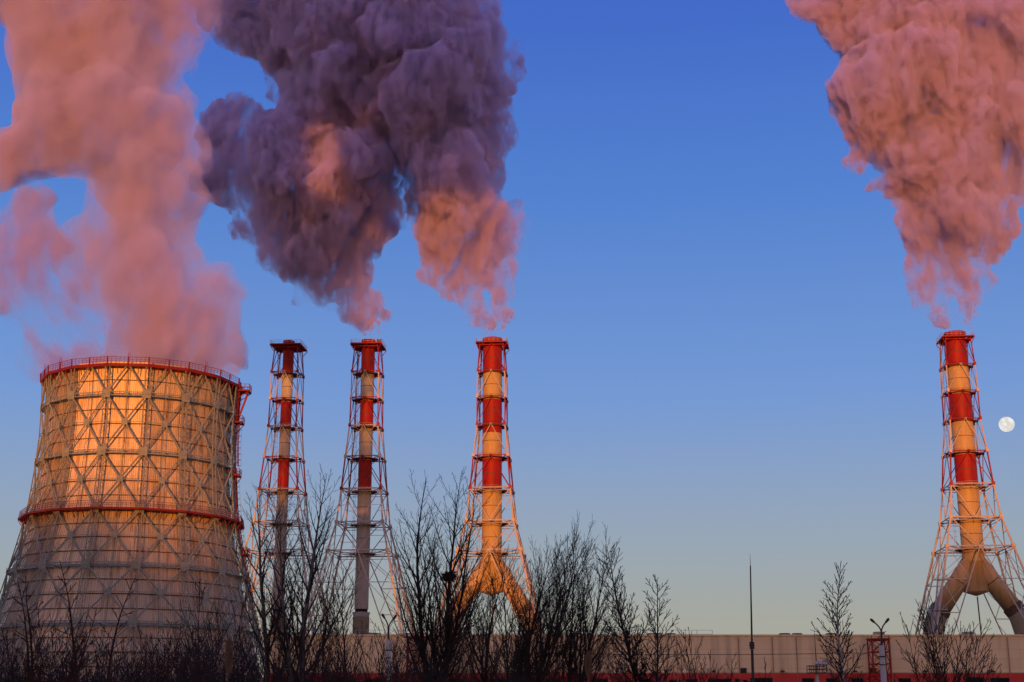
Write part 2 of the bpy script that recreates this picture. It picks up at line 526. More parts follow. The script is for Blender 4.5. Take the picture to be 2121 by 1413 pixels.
L4 = "red and pale banded smokestack at the far right beside the moon"
L3 = "sunlit red and orange banded smokestack above the dense willows, second from right"
L2 = "shaded red and grey banded smokestack between the sunlit one and the thinnest one"
L1 = "thinnest shaded smokestack with no smoke, beside the cooling tower"
style_arms = {L4: [(-1, 1950, 1262, 1934), (1, 2096, 1258, 2122)], L3: [(-1, 949, 1258, 930), (1, 1086, 1262, 1110)]}
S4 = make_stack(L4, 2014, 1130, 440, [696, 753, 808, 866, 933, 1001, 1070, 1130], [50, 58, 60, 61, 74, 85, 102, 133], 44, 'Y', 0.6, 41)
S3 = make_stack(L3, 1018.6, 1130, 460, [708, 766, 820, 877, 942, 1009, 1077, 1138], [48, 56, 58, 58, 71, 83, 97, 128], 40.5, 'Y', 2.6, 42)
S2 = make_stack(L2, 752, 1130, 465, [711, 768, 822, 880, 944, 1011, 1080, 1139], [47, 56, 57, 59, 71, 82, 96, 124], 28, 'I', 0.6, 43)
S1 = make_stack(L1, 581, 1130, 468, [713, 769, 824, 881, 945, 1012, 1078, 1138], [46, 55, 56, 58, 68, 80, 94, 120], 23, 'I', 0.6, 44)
# floodlight pair on the deck of the second stack
t2, x2, hs2, hw2, rf2 = S2
fd = MB()
bx = hw2[0] * .95
fd.tube((bx, 0, hs2[0]), (bx, 0, hs2[0] + 2.1), .07, n=5)
fd.box((bx - .45, 0, hs2[0] + 1.9), (.6, .4, .9)); fd.box((bx + .45, 0, hs2[0] + 1.9), (.6, .4, .9)); fd.box((bx, 0, hs2[0] + 1.3), (1.2, .3, .3))
fd.build('floodlight', M['dark'], t2)
# side ladder and landing on the left leg of the right stack
t4, x4, hs4, hw4, rf4 = S4
ld = MB()
def leg4(h): 
    q = (hs4[7] - h) / hs4[7]; w = lerp(hw4[7], hw4[8], q); return Vector((-w - .8, -w + .2, h))
def side_ladder(z0, z1, m):
    z = z0
    pts = []
    for s_ in (-.3, .3):
        m.tube(leg4(z0) + Vector((s_, 0, 0)), leg4(z1) + Vector((s_, 0, 0)), .05, n=4)
        m.tube(leg4(z0) + Vector((s_ - .4, -.6, 0)), leg4(z1) + Vector((s_ - .4, -.6, 0)), .035, n=4)
    while z < z1:
        p = leg4(z); m.tube(p - Vector((.3, 0, 0)), p + Vector((.3, 0, 0)), .03, n=3, caps=False)
        if int((z - z0) / .5) % 3 == 0:
            m.tube(p + Vector((-.3, 0, 0)), p + Vector((-.7, -.6, 0)), .03, n=3); m.tube(p + Vector((.3, 0, 0)), p + Vector((-.1, -.6, 0)), .03, n=3)
            m.tube(p + Vector((-.7, -.6, 0)), p + Vector((-.1, -.6, 0)), .03, n=3)
        z += .5
side_ladder(3, W(1900, 1205, 440).z, ld)
ld.build('ladder', M['galv'], t4)
for py_ in (1205, 1268):
    z = W(1900, py_, 435).z
    p = leg4(z)
    lp = MB(); lp.box(p + Vector((.6, 0, 0)), (5.0, 2.2, .18))
    for sx in (-1.9, -.6, .6, 1.9, 3.0):
        for sy in (-1.05, 1.05):
            lp.tube(p + Vector((sx, sy, 0)), p + Vector((sx, sy, 1.2)), .04, n=4)
    for sy in (-1.05, 1.05):
        for zz in (.6, 1.2): lp.tube(p + Vector((-1.9, sy, zz)), p + Vector((3.0, sy, zz)), .04, n=4)
    for zz in (.6, 1.2): lp.tube(p + Vector((-1.9, -1.05, zz)), p + Vector((-1.9, 1.05, zz)), .04, n=4)
    lp.build('landing', M['galv'], t4)

# ------------------------------------------------------------------ cooling tower
DT = 300.0
prof_px = [(742, 203), (770, 201), (800, 199), (850, 197), (915, 197), (985, 202), (1050, 209), (1098, 218), (1179, 237), (1260, 258), (1340, 281), (1440, 311)]
TX = W(297, 790, DT).x
PR = []
for py, rp in prof_px:
    p = W(297, py, DT)
    PR.append((p.z, rp * m_per_px(297, py, DT)))
PR.append((0.0, PR[-1][1] + (PR[-1][1] - PR[-2][1]) / (PR[-2][0] - PR[-1][0]) * PR[-1][0]))
PR.sort()
def TR(h):
    if h <= PR[0][0]: return PR[0][1]
    if h >= PR[-1][0]: return PR[-1][1]
    for i in range(len(PR) - 1):
        if PR[i][0] <= h <= PR[i + 1][0]:
            q = (h - PR[i][0]) / (PR[i + 1][0] - PR[i][0])
            q2 = q
            return lerp(PR[i][1], PR[i + 1][1], q2)
NS = 16
TH0 = R(-5.3)
DEP = 1.5                                 # steelwork stands this far off the cladding
def near_h(py):
    h = W(297, py, DT - 20).z
    return W(297, py, DT - TR(h)).z
def TP(k, h, off=0.0, tang=0.0):
    """point on the tower's steelwork; k counts chords, counted from the one nearest the camera"""
    th = TH0 + 2 * pi * k / NS
    kf = math.floor(k); q = k - kf
    a0, a1 = TH0 + 2 * pi * kf / NS, TH0 + 2 * pi * (kf + 1) / NS
    r = TR(h) + off
    A = Vector((r * sin(a0), -r * cos(a0), h)); B = Vector((r * sin(a1), -r * cos(a1), h))
    P_ = A.lerp(B, q)
    if tang:
        if q < 1e-6: P_ += Vector((cos(a0), sin(a0), 0)) * tang
        else: P_ += (B - A).normalized() * tang
    return P_
tw = empty('cooling_tower', (TX, DT, 0))
tag(tw, "large flared cooling tower clad in corrugated sheet inside a steel lattice", 'cooling tower')
ringH = [near_h(y) for y in (752, 814, 933, 1052, 1167, 1289, 1411)] + [3.0]
midH = [None] + [near_h(y) for y in (872, 990, 1107, 1225, 1349)] + [None]

# cladding: sixteen flat-sided columns of corrugated sheet
def cladding_mat():
    m, nt, b = new_mat('corrugated_cladding')
    N, Lk = nt.nodes, nt.links
    uv = N.new("ShaderNodeUVMap"); uv.uv_map = "UVMap"
    wv = N.new("ShaderNodeTexWave"); wv.wave_type = 'BANDS'; wv.bands_direction = 'X'; wv.wave_profile = 'SIN'
    wv.inputs["Scale"].default_value = 0.8; wv.inputs["Distortion"].default_value = 0.0
    Lk.new(uv.outputs[0], wv.inputs["Vector"])
    at = N.new("ShaderNodeAttribute"); at.attribute_name = "facet_light_tone"
    mp = N.new("ShaderNodeMapping"); mp.inputs["Scale"].default_value = (1.2, 0.10, 1)
    Lk.new(uv.outputs[0], mp.inputs[0])
    n1 = N.new("ShaderNodeTexNoise"); n1.inputs["Scale"].default_value = 1.0; n1.inputs["Detail"].default_value = 7; n1.inputs["Roughness"].default_value = 0.7
    Lk.new(mp.outputs[0], n1.inputs["Vector"])
    cr = N.new("ShaderNodeValToRGB"); e = cr.color_ramp.elements
    e[0].position = 0.50; e[0].color = (0, 0, 0, 1); e[1].position = 0.68; e[1].color = (.85, .85, .85, 1)
    Lk.new(n1.outputs[0], cr.inputs[0])
    mx = N.new("ShaderNodeMixRGB"); mx.inputs[1].default_value = (0.72, 0.51, 0.30, 1); mx.inputs[2].default_value = (0.24, 0.11, 0.045, 1)
    Lk.new(cr.outputs[0], mx.inputs[0])
    # sheets: slight tone steps between individual sheets
    bk = N.new("ShaderNodeTexBrick"); bk.inputs["Scale"].default_value = 1.0
    bk.inputs["Brick Width"].default_value = 1.1; bk.inputs["Row Height"].default_value = 2.9; bk.inputs["Mortar Size"].default_value = 0.015
    bk.inputs["Color1"].default_value = (0.82, 0.82, 0.82, 1); bk.inputs["Color2"].default_value = (1, 1, 1, 1); bk.inputs["Mortar"].default_value = (.5, .45, .4, 1)
    Lk.new(uv.outputs[0], bk.inputs["Vector"])
    m1 = N.new("ShaderNodeMixRGB"); m1.blend_type = 'MULTIPLY'; m1.inputs[0].default_value = 1
    Lk.new(mx.outputs[0], m1.inputs[1]); Lk.new(bk.outputs["Color"], m1.inputs[2])
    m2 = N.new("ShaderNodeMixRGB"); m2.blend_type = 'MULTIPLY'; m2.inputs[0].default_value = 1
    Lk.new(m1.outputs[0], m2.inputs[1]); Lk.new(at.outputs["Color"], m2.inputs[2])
    # colour darkens in the grooves and lightens on the crests
    mr = N.new("ShaderNodeMapRange"); mr.inputs[3].default_value = 0.80; mr.inputs[4].default_value = 1.12
    Lk.new(wv.outputs[0], mr.inputs[0])
    m3 = N.new("ShaderNodeMixRGB"); m3.blend_type = 'MULTIPLY'; m3.inputs[0].default_value = 1
    Lk.new(m2.outputs[0], m3.inputs[1]); Lk.new(mr.outputs[0], m3.inputs[2])
    Lk.new(m3.outputs[0], b.inputs["Base Color"])
    bp = N.new("ShaderNodeBump"); bp.inputs["Strength"].default_value = 0.5; bp.inputs["Distance"].default_value = 0.05
    Lk.new(wv.outputs[0], bp.inputs["Height"]); Lk.new(bp.outputs[0], b.inputs["Normal"])
    b.inputs["Roughness"].default_value = 0.42
    b.inputs["Metallic"].default_value = 0.1
    return m
M['clad'] = cladding_mat()
facet_light = {-3: 1.2, -2: 0.62, -1: 1.22, 0: 0.96, 1: 0.84, 2: 0.78, 3: 0.85}  # bright and dark facets: sheen and shading put into the cladding colour
sh = MB(); uvs = []; tone = []
H_top = near_h(745)
hl = [0] + [H_top * i / 34 for i in range(1, 35)]
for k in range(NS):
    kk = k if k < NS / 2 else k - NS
    tn = facet_light.get(kk, 0.9)
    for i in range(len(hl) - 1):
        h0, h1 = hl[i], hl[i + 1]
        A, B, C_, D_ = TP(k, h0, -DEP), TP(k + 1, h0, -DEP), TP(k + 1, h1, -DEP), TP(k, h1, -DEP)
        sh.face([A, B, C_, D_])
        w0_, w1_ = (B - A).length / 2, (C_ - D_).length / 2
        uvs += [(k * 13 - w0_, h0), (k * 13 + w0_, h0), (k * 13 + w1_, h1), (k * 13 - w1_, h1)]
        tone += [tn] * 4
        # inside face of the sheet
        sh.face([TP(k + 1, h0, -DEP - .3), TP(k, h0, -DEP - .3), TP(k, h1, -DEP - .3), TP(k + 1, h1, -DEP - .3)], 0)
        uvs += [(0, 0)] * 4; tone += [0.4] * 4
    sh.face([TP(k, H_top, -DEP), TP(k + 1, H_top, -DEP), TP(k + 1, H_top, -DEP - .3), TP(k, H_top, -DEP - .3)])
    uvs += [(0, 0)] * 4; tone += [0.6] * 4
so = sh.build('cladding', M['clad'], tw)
ul = so.data.uv_layers.new(name="UVMap")
for i, u in enumerate(uvs): ul.data[i].uv = u
ca = so.data.color_attributes.new("facet_light_tone", 'FLOAT_COLOR', 'CORNER')
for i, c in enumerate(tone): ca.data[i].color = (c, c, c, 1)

# horizontal rails fixed to the cladding between the rings
seq = []
for i in range(len(ringH) - 1):
    a_, b_ = ringH[i], ringH[i + 1]
    fr = (0.5,) if i == 0 else (0.25, 0.5, 0.75)
    for q in fr: seq.append(lerp(a_, b_, q))
M['rail_brown'] = paint('rusty_rail', (0.16, 0.10, 0.06), 0.7)
for h in seq:
    pur = MB()
    for k in range(NS):
        pur.tube(TP(k, h, -DEP + .12), TP(k + 1, h, -DEP + .12), 0.12, n=4, caps=False)
    pur.build('cladding_rail', M['rail_brown'], tw)
for k in range(NS):                                   # chords: twin rails laced with zigzag, tied back to the cladding
    ch = MB()
    hs_ = []
    h = 1.0
    while h < ringH[0]:
        hs_.append(h); h += 1.25
    hs_.append(ringH[0])
    tw_ = 0.55
    for i in range(len(hs_) - 1):
        a_, b_ = hs_[i], hs_[i + 1]
        wa = tw_ * (0.85 + 0.35 * (1 - a_ / ringH[0])); wb = tw_ * (0.85 + 0.35 * (1 - b_ / ringH[0]))
        for s_ in (-1, 1):
            ch.tube(TP(k, a_, 0, s_ * wa), TP(k, b_, 0, s_ * wb), 0.115, n=4, caps=False)
        s_ = 1 if i % 2 else -1
        ch.tube(TP(k, a_, 0, s_ * wa), TP(k, b_, 0, -s_ * wb), 0.055, n=4, caps=False)
        for s2 in (-1, 1):
            o0, o1 = (0, -DEP + .1) if (i + (s2 > 0)) % 2 else (-DEP + .1, 0)
            ch.tube(TP(k, a_, o0, s2 * wa), TP(k, b_, o1, s2 * wb), 0.035, n=4, caps=False)
        ch.tube(TP(k, a_, -DEP + .1, -wa), TP(k, b_, -DEP + .1, -wb), 0.04, n=4, caps=False)
        ch.tube(TP(k, a_, -DEP + .1, wa), TP(k, b_, -DEP + .1, wb), 0.04, n=4, caps=False)
    for i in range(1, 7):                            # gusset plates
        c0 = TP(k, ringH[i], .12)
        th = TH0 + 2 * pi * k / NS
        ch.box(c0, (1.75, .1, 1.7), M=Matrix.Rotation(th, 3, 'Z'))
        ch.box(c0 + Vector((sin(th), -cos(th), 0)) * .08, (1.2, .08, .35), M=Matrix.Rotation(th, 3, 'Z'))
    ch.build('chord', M['struct'], tw)
def lace(m, a, b, off_dir, depth, r, rz, pitch):
    """a bracing member: stout front tube with a light back rail"""
    a, b = Vector(a), Vector(b)
    m.tube(a, b, r, n=6, caps=False)
    a2, b2 = a.lerp(b, .12) + off_dir * depth, a.lerp(b, .88) + off_dir * depth
    m.tube(a2, b2, r * .35, n=4, caps=False)
    m.tube(a, a2, r * .35, n=4, caps=False); m.tube(b2, b, r * .35, n=4, caps=False)
for k in range(NS):                                   # bracing in the sixteen bays
    br = MB()
    th = TH0 + 2 * pi * (k + .5) / NS
    inward = Vector((-sin(th), cos(th), 0))
    def gus(p, s=1.5):
        br.box(p - inward * .12, (s, .1, s), M=Matrix.Rotation(th, 3, 'Z'))
    for kk in (k, k + 1):
        lace(br, TP(k + .5, ringH[0]), TP(kk, ringH[1]), inward, .6, .165, .028, 1.3)
    for i in range(1, 6):
        c = TP(k + .5, midH[i])
        for kk in (k, k + 1):
            lace(br, TP(kk, ringH[i]), c, inward, .6, .165, .028, 1.3)
            lace(br, c, TP(kk, ringH[i + 1]), inward, .6, .165, .028, 1.3)
            br.tube(TP(kk, midH[i]), c, .075, n=4)
        gus(c, 1.25)
        gus(TP(k + .5, ringH[i]), .6)
    for kk in (k, k + 1):
        lace(br, TP(kk, ringH[6]), TP(k + .5, ringH[7]), inward, .6, .165, .028, 1.3)
    # mid-bay post with wavy lacing
    h = 3.0; q = 0
    while h < ringH[0] - .5:
        h2 = min(h + 1.5, ringH[0])
        br.tube(TP(k + .5, h, -.1), TP(k + .5, h2, -.1), .055, n=4, caps=False)
        br.tube(TP(k + .5, h, -DEP + .15), TP(k + .5, h2, -DEP + .15), .05, n=4, caps=False)
        if q % 2: br.tube(TP(k + .5, h, -.1), TP(k + .5, h2, -DEP + .2), .04, n=3, caps=False)
        h = h2; q += 1
    br.build('bay_bracing', M['struct'], tw)
for i in range(1, 7):                                 # ring beams
    if i == 3: continue
    rb = MB(); h = ringH[i]
    for k in range(NS):
        for (dz, off) in ((.35, 0), (-.35, 0), (0, -DEP + .15), (-.35, -.75)):
            rb.tube(TP(k, h + dz, off), TP(k + 1, h + dz, off), .12, n=4, caps=False)
        for q in range(9):
            f_ = k + q / 9
            rb.tube(TP(f_, h + .35), TP(f_, h - .35), .06, n=4, caps=False)
            rb.tube(TP(f_, h - .35), TP(k + (q + 1) / 9, h - .1, -DEP + .2), .06, n=4, caps=False)
            rb.tube(TP(f_, h - .1, -DEP + .2), TP(f_, h - .35), .05, n=3, caps=False)
    rb.build('ring_beam', M['struct'], tw)
def gallery(h, deck_off, deck_in, thick, name, posts_heavy, railmat):
    gl = MB()
    for k in range(NS):
        a0, b0, b1, a1 = TP(k, h, deck_in), TP(k + 1, h, deck_in), TP(k + 1, h, deck_off), TP(k, h, deck_off)
        dn = Vector((0, 0, -thick))
        gl.face([a1, b1, b0, a0]); gl.face([a0 + dn, b0 + dn, b1 + dn, a1 + dn]); gl.face([a1 + dn, b1 + dn, b1, a1]); gl.face([b0 + dn, a0 + dn, a0, b0])
        for f_ in (0, .25, .5, .75):
            gl.tube(TP(k + f_, h - thick, deck_off - .1), TP(k + f_, h - thick - 1.5, -.1), .09, n=4)
    o_ = gl.build(name, M['red_dark'], tw)
    rl = MB()
    for k in range(NS):
        for zz in (.45, .85, 1.3):
            rl.tube(TP(k, h + zz, deck_off - .08), TP(k + 1, h + zz, deck_off - .08), .035 if zz < 1.2 else .055, n=4, caps=False)
        for q in range(10):
            f_ = k + q / 10
            rl.tube(TP(f_, h, deck_off - .08), TP(f_, h + 1.3, deck_off - .08), .035, n=4, caps=False)
        if posts_heavy:
            for q in (0, .5):
                rl.tube(TP(k + q, h - .5, deck_off - .02), TP(k + q, h + 1.35, deck_off - .02), .15, n=4)
    rl.build('railing', railmat, o_)
gallery(ringH[3] + .1, 1.3, -DEP + .12, .4, 'gallery', False, M['red_dark'])
gallery(ringH[0], .35, -DEP + .12, .6, 'rim_gallery', True, M['red_dark'])
# small rods on the rim
for k in (0, 2, 14, 13):
    rd = MB(); p = TP(k + .5, ringH[0], .5); rd.tube(p, p + Vector((0, 0, 2.4)), .05, n=4); rd.tube(p + Vector((.3, 0, 0)), p + Vector((.3, 0, 2.2)), .05, n=4)
    rd.build('lightning_rod', M['red'], tw)
# access ladders and landings down the right side
KR = 4.25
def SD(h, out, dy=0.0):
    p = TP(KR, h); d = Vector((p.x, p.y, 0)).normalized()
    t_ = Vector((-d.y, d.x, 0))
    return p + d * out + t_ * dy
lands = [(near_h(762), 2.8), (near_h(832), 1.9), (near_h(948), 1.5), (near_h(1120), 1.6)]
for (h, wd) in lands:
    ln = MB()
    c = [SD(h, .1, -1.6), SD(h, wd, -1.6), SD(h, wd, 1.6), SD(h, .1, 1.6)]
    dn = Vector((0, 0, -.35))
    ln.face(c); ln.face([q + dn for q in reversed(c)])
    for i in range(4): ln.face([c[i] + dn, c[(i + 1) % 4] + dn, c[(i + 1) % 4], c[i]])
    for i in range(3):
        for zz in (.6, 1.2): ln.tube(c[i] + Vector((0, 0, zz)), c[i + 1] + Vector((0, 0, zz)), .06, n=4)
        for q in (0, .33, .66, 1): 
            p = c[i].lerp(c[i + 1], q); ln.tube(p, p + Vector((0, 0, 1.2)), .05, n=4)
    ln.tube(SD(h - .3, wd, -1.4), SD(h - 2.2, .1, -1.4), .1, n=4); ln.tube(SD(h - .3, wd, 1.4), SD(h - 2.2, .1, 1.4), .1, n=4)
    ln.build('landing', M['red_dark'], tw)
ld = MB()
segs = [(lands[1][0], lands[0][0], .5, .32), (lands[2][0] + 2, lands[1][0] - .5, 1.0, .06), (lands[3][0], lands[2][0], .6, .06), (2, lands[3][0], .8, .08)]
for (a_, b_, out, r_) in segs:
    h = a_
    while h < b_ - .1:
        h2 = min(h + 1.3, b_)
        for s_ in (-.8, .8):
            ld.tube(SD(h, out, s_), SD(h2, out, s_), max(r_, .09), n=4, caps=False)
        ld.tube(SD(h, out, -.8), SD(h2, out, .8), .05, n=3, caps=False)
        ld.tube(SD(h, out, -.8), SD(h, out, .8), .06, n=3, caps=False)
        ld.tube(SD(h, .05, 0), SD(h2, out, .8), .06, n=3, caps=False)
        ld.tube(SD(h, out + .7, 0), SD(h2, out + .7, 0), .03, n=3, caps=False)
        ld.tube(SD(h, out + .7, 0), SD(h, out, .8), .04, n=3, caps=False); ld.tube(SD(h, out + .7, 0), SD(h, out, -.8), .04, n=3, caps=False)
        h = h2
ld.build('ladder', M['red_dark'], tw)
strut = MB(); strut.tube(SD(lands[0][0] - .3, 2.4, 0), SD(lands[1][0] + .2, .6, 0), .24, n=6); strut.build('strut', M['red'], tw)

# ------------------------------------------------------------------ long hall
DB = 188.0
zt = W(1300, 1318, DB).z; zr = W(1300, 1395, DB).z
xl = W(548, 1360, DB).x; xr = W(2330, 1360, DB).x
hall = empty('retail_hall', ((xl + xr) / 2, DB, 0))
tag(hall, "long low hall with beige sheet walls above a red base, under the smokestacks", 'building')
hx = (xr - xl) / 2
def wall_mat(name, col, joint_w, joint_h, jcol, dirt, amt):
    m, nt, b = new_mat(name)
    N, Lk = nt.nodes, nt.links
    tc = N.new("ShaderNodeTexCoord")
    sp = N.new("ShaderNodeSeparateXYZ"); cb = N.new("ShaderNodeCombineXYZ")
    Lk.new(tc.outputs["Object"], sp.inputs[0])
    ad = N.new("ShaderNodeMath"); ad.operation = 'ADD'
    Lk.new(sp.outputs[0], ad.inputs[0]); Lk.new(sp.outputs[1], ad.inputs[1])
    Lk.new(ad.outputs[0], cb.inputs[0]); Lk.new(sp.outputs[2], cb.inputs[1])
    bk = N.new("ShaderNodeTexBrick"); bk.offset = 0.0; bk.inputs["Scale"].default_value = 1
    bk.inputs["Brick Width"].default_value = joint_w; bk.inputs["Row Height"].default_value = joint_h; bk.inputs["Mortar Size"].default_value = 0.018
    bk.inputs["Color1"].default_value = (*col, 1); bk.inputs["Color2"].default_value = tuple([c * .94 for c in col]) + (1,); bk.inputs["Mortar"].default_value = (*jcol, 1)
    Lk.new(cb.outputs[0], bk.inputs["Vector"])
    n1 = N.new("ShaderNodeTexNoise"); n1.inputs["Scale"].default_value = 0.5; n1.inputs["Detail"].default_value = 6
    mp = N.new("ShaderNodeMapping"); mp.inputs["Scale"].default_value = (1.5, 1.5, .12)
    Lk.new(tc.outputs["Object"], mp.inputs[0]); Lk.new(mp.outputs[0], n1.inputs["Vector"])
    cr = N.new("ShaderNodeValToRGB"); e = cr.color_ramp.elements
    e[0].position = .5; e[1].position = .8; e[0].color = (0, 0, 0, 1); e[1].color = (amt, amt, amt, 1)
    Lk.new(n1.outputs[0], cr.inputs[0])
    mx = N.new("ShaderNodeMixRGB"); mx.inputs[2].default_value = (*dirt, 1)
    Lk.new(cr.outputs[0], mx.inputs[0]); Lk.new(bk.outputs["Color"], mx.inputs[1]); Lk.new(mx.outputs[0], b.inputs["Base Color"])
    b.inputs["Roughness"].default_value = .6
    return m
M['beige'] = wall_mat('beige_sheet_wall', (0.88, 0.63, 0.32), 6.0, 1.2, (0.57, 0.42, 0.26), (0.40, 0.27, 0.15), .85)
M['redwall'] = wall_mat('red_sheet_wall', (0.62, 0.028, 0.018), 6.0, 1.2, (0.36, 0.02, 0.015), (0.28, 0.03, 0.02), .5)
M['roof'] = paint('roof_membrane', (0.10, 0.10, 0.10), .8)
wl = MB(); wl.box((0, 30, (zt + zr) / 2), (2 * hx, 60, zt - zr)); wl.build('upper_wall', M['beige'], hall)
# red base with window openings
rb = MB()
wins = [(1465, 1515, 1406), (1521, 1531, 1406), (1538, 1549, 1408), (1553, 1600, 1404), (1660, 1686, 1405), (1710, 1735, 1405), (1762, 1788, 1405), (1860, 1886, 1405),
        (2000, 2038, 1403), (2050, 2090, 1404), (1323, 1349, 1406), (1385, 1410, 1408), (1420, 1445, 1407), (600, 640, 1406), (700, 740, 1406), (760, 790, 1406), (930, 960, 1406), (1130, 1160, 1406), (1230, 1260, 1406), (1030, 1055, 1406)]
wins.sort()
x_prev = -hx
zb, zw = 4.2, None
wh = empty  # noqa
fr_y = -0.05
xs_ = []
for (a_, b_, tpy) in wins:
    xa, xb_ = W(a_, 1405, DB).x - hall.location.x, W(b_, 1405, DB).x - hall.location.x
    z_t = W(1300, tpy, DB).z
    xs_.append((xa, xb_, z_t))
for (xa, xb_, z_t) in xs_:
    rb.box(((x_prev + xa) / 2, fr_y, zr / 2), (xa - x_prev, .3, zr))
    rb.box(((xa + xb_) / 2, fr_y, (zr + z_t) / 2), (xb_ - xa, .3, zr - z_t))
    rb.box(((xa + xb_) / 2, fr_y, (z_t - 2.4) / 2), (xb_ - xa, .3, z_t - 2.4))
    x_prev = xb_
rb.box(((x_prev + hx) / 2, fr_y, zr / 2), (hx - x_prev, .3, zr))
rb.box((0, 30.2, zr / 2), (2 * hx - .1, 59.9, zr - .02), 1)
rb.build('red_base', [M['redwall'], M['soot']], hall)
for (xa, xb_, z_t) in xs_:
    wf = MB()
    for (cx_, cz_, dx_, dz_) in ((xa + .06, z_t - 1.2, .12, 2.4), (xb_ - .06, z_t - 1.2, .12, 2.4), ((xa + xb_) / 2, z_t - .06, xb_ - xa - .24, .12), ((xa + xb_) / 2, z_t - 2.34, xb_ - xa - .24, .12)):
        wf.box((cx_, -.06, cz_), (dx_, .14, dz_))
    wo_ = wf.build('window', M['dark'], hall)
    pn = MB(); pn.box(((xa + xb_) / 2, -.02, z_t - 1.2), (xb_ - xa - .24, .04, 2.16)); pn.build('pane', M['glass'], wo_)
cp = MB(); cp.box((0, 30, zt + .11), (2 * hx + .3, 60.3, .22)); cp.build('roof_edge', M['beige'], hall)
M['pipe'] = paint('weathered_pipe', (0.38, 0.27, 0.17), .6)
for px in (1402, 1530, 1600, 1650, 1798, 1844, 2088, 1260, 1120, 980):
    x = W(px, 1350, DB).x - hall.location.x
    dv = MB(); dv.tube((x, -.14, zr - 2), (x, -.14, zt - .1), .07, n=6)
    dv.build('downpipe', M['pipe'], hall)
for px, py in ((1540, 1389), (1808, 1389), (1190, 1388)):
    p = W(px, py, DB); lv = MB(); lv.box((p.x - hall.location.x, -.12, p.z), (.75, .22, .62))
    for q in range(4): lv.box((p.x - hall.location.x, -.25, p.z - .24 + q * .15), (.7, .05, .05))
    lv.build('louvre', M['dark'], hall)
vents = [(1613, 1637, 1313), (1640, 1662, 1313), (1710, 1733, 1313), (1808, 1832, 1309), (1992, 2017, 1309), (1183, 1207, 1313), (1340, 1372, 1316), (1378, 1400, 1316), (835, 858, 1315), (1156, 1164, 1308), (965, 975, 1309), (745, 790, 1316)]
for (a_, b_, tp) in vents:
    yy = 14.0
    pa, pb = W(a_, tp, DB + yy), W(b_, tp, DB + yy)
    r = (pb.x - pa.x) / 2; c = ((pa.x + pb.x) / 2 - hall.location.x, yy, 0)
    v = MB(); zt2 = max(pa.z, zt + 1.2)
    v.lathe([(r * .8, zt + .2), (r * .8, zt2 - .5), (r * .98, zt2 - .45), (r, zt2 - .1), (r * .9, zt2), (.01, zt2)], 20, 0, c)
    v.build('roof_vent', M['roof'] if tp != 1309 else M['sleeve'], hall)
for px in (1180, 1300, 1478, 1620, 1770, 1915, 2055):          # wall lamps above the red base
    p = W(px, 1391, DB); wl_ = MB(); wl_.box((p.x - hall.location.x, -.25, p.z), (.5, .3, .16)); wl_.box((p.x - hall.location.x, -.08, p.z + .12), (.12, .14, .3))
    wl_.build('wall_lamp', M['dark'], hall)
cd_ = MB(); cd_.box((0, -.05, zr + .06), (2 * hx, .09, .1)); cd_.build('drip_flashing', M['pipe'], hall)
sgn = MB()
for z_ in (.3, .8):
    sgn.tube((-hx, .4, zt + z_), (-hx + 58, .4, zt + z_), .03, n=4)
for i in range(30): sgn.tube((-hx + i * 2, .4, zt + .15), (-hx + i * 2, .4, zt + .8), .03, n=4)
sgn.build('roof_railing', M['galv'], hall)

# ------------------------------------------------------------------ red stair towers before the hall
def stair_tower(label, xa, xb, ytop, D):
    pa, pb = W(xa, ytop, D), W(xb, ytop, D)
    w = (pb.x - pa.x) / 2; H = pa.z
    t = tag(empty('stair_tower', ((pa.x + pb.x) / 2, D, 0)), label, 'stair tower', 'red steel stair towers by the hall')
    for sx in (-1, 1):
        for sy in (-1, 1):
            m = MB(); m.box((sx * w, sy * w, H / 2), (.16, .16, H)); m.build('leg', M['red'], t)
    nl = 8
    fr = MB()
    for i in range(1, nl + 1):
        z = H * i / nl
        for s_ in (-1, 1):
            fr.box((0, s_ * w, z - .08), (2 * w - .18, .12, .14)); fr.box((s_ * w, 0, z - .08), (.12, 2 * w - .18, .14))
            z0 = H * (i - 1) / nl
            if i % 2: fr.tube((-w, s_ * w, z0), (w, s_ * w, z), .05, n=4); fr.tube((s_ * w, -w, z0), (s_ * w, w, z), .05, n=4)
            else: fr.tube((w, s_ * w, z0), (-w, s_ * w, z), .05, n=4); fr.tube((s_ * w, w, z0), (s_ * w, -w, z), .05, n=4)
    fr.build('frame', M['red'], t)
    for i in range(nl):
        z0, z1 = H * i / nl, H * (i + 1) / nl
        s_ = 1 if i % 2 else -1
        st = MB(); n = 8; yy = -.5 * w if i % 2 else .5 * w
        for q in range(n):
            f_ = (q + .5) / n
            st.box((s_ * (-w * .8 + 1.6 * w * f_), yy, lerp(z0, z1, f_)), (1.6 * w / n, w * .8, .05))
        for e in (-1, 1):
            for dz in (0, 1.0):
                st.tube((s_ * -w * .8, yy + e * w * .4, z0 + dz), (s_ * w * .8, yy + e * w * .4, z1 + dz), .05, n=4)
        st.build('stair_flight', M['red'], t)
    tp = MB(); tp.box((0, 0, H + .06), (2 * w + .5, 2 * w + .4, .1))
    for sx in (-1, 1):
        tp.tube((sx * w, -w, H + .1), (sx * w, -w, H + .5), .04, n=4)
    tp.build('top_landing', M['red'], t)
    for zz in (4, H * .7):
        tie = MB(); tie.tube((0, w, zz), (0, DB - D - .2, zz), .07, n=4); tie.build('wall_tie', M['red'], t)
    return t
stair_tower("red steel stair tower behind the white street lamp at the right", 1801, 1836, 1325, DB - 3.4)
stair_tower("red steel stair tower glowing orange in the sun behind bare branches", 845, 879, 1321, DB - 3.4)

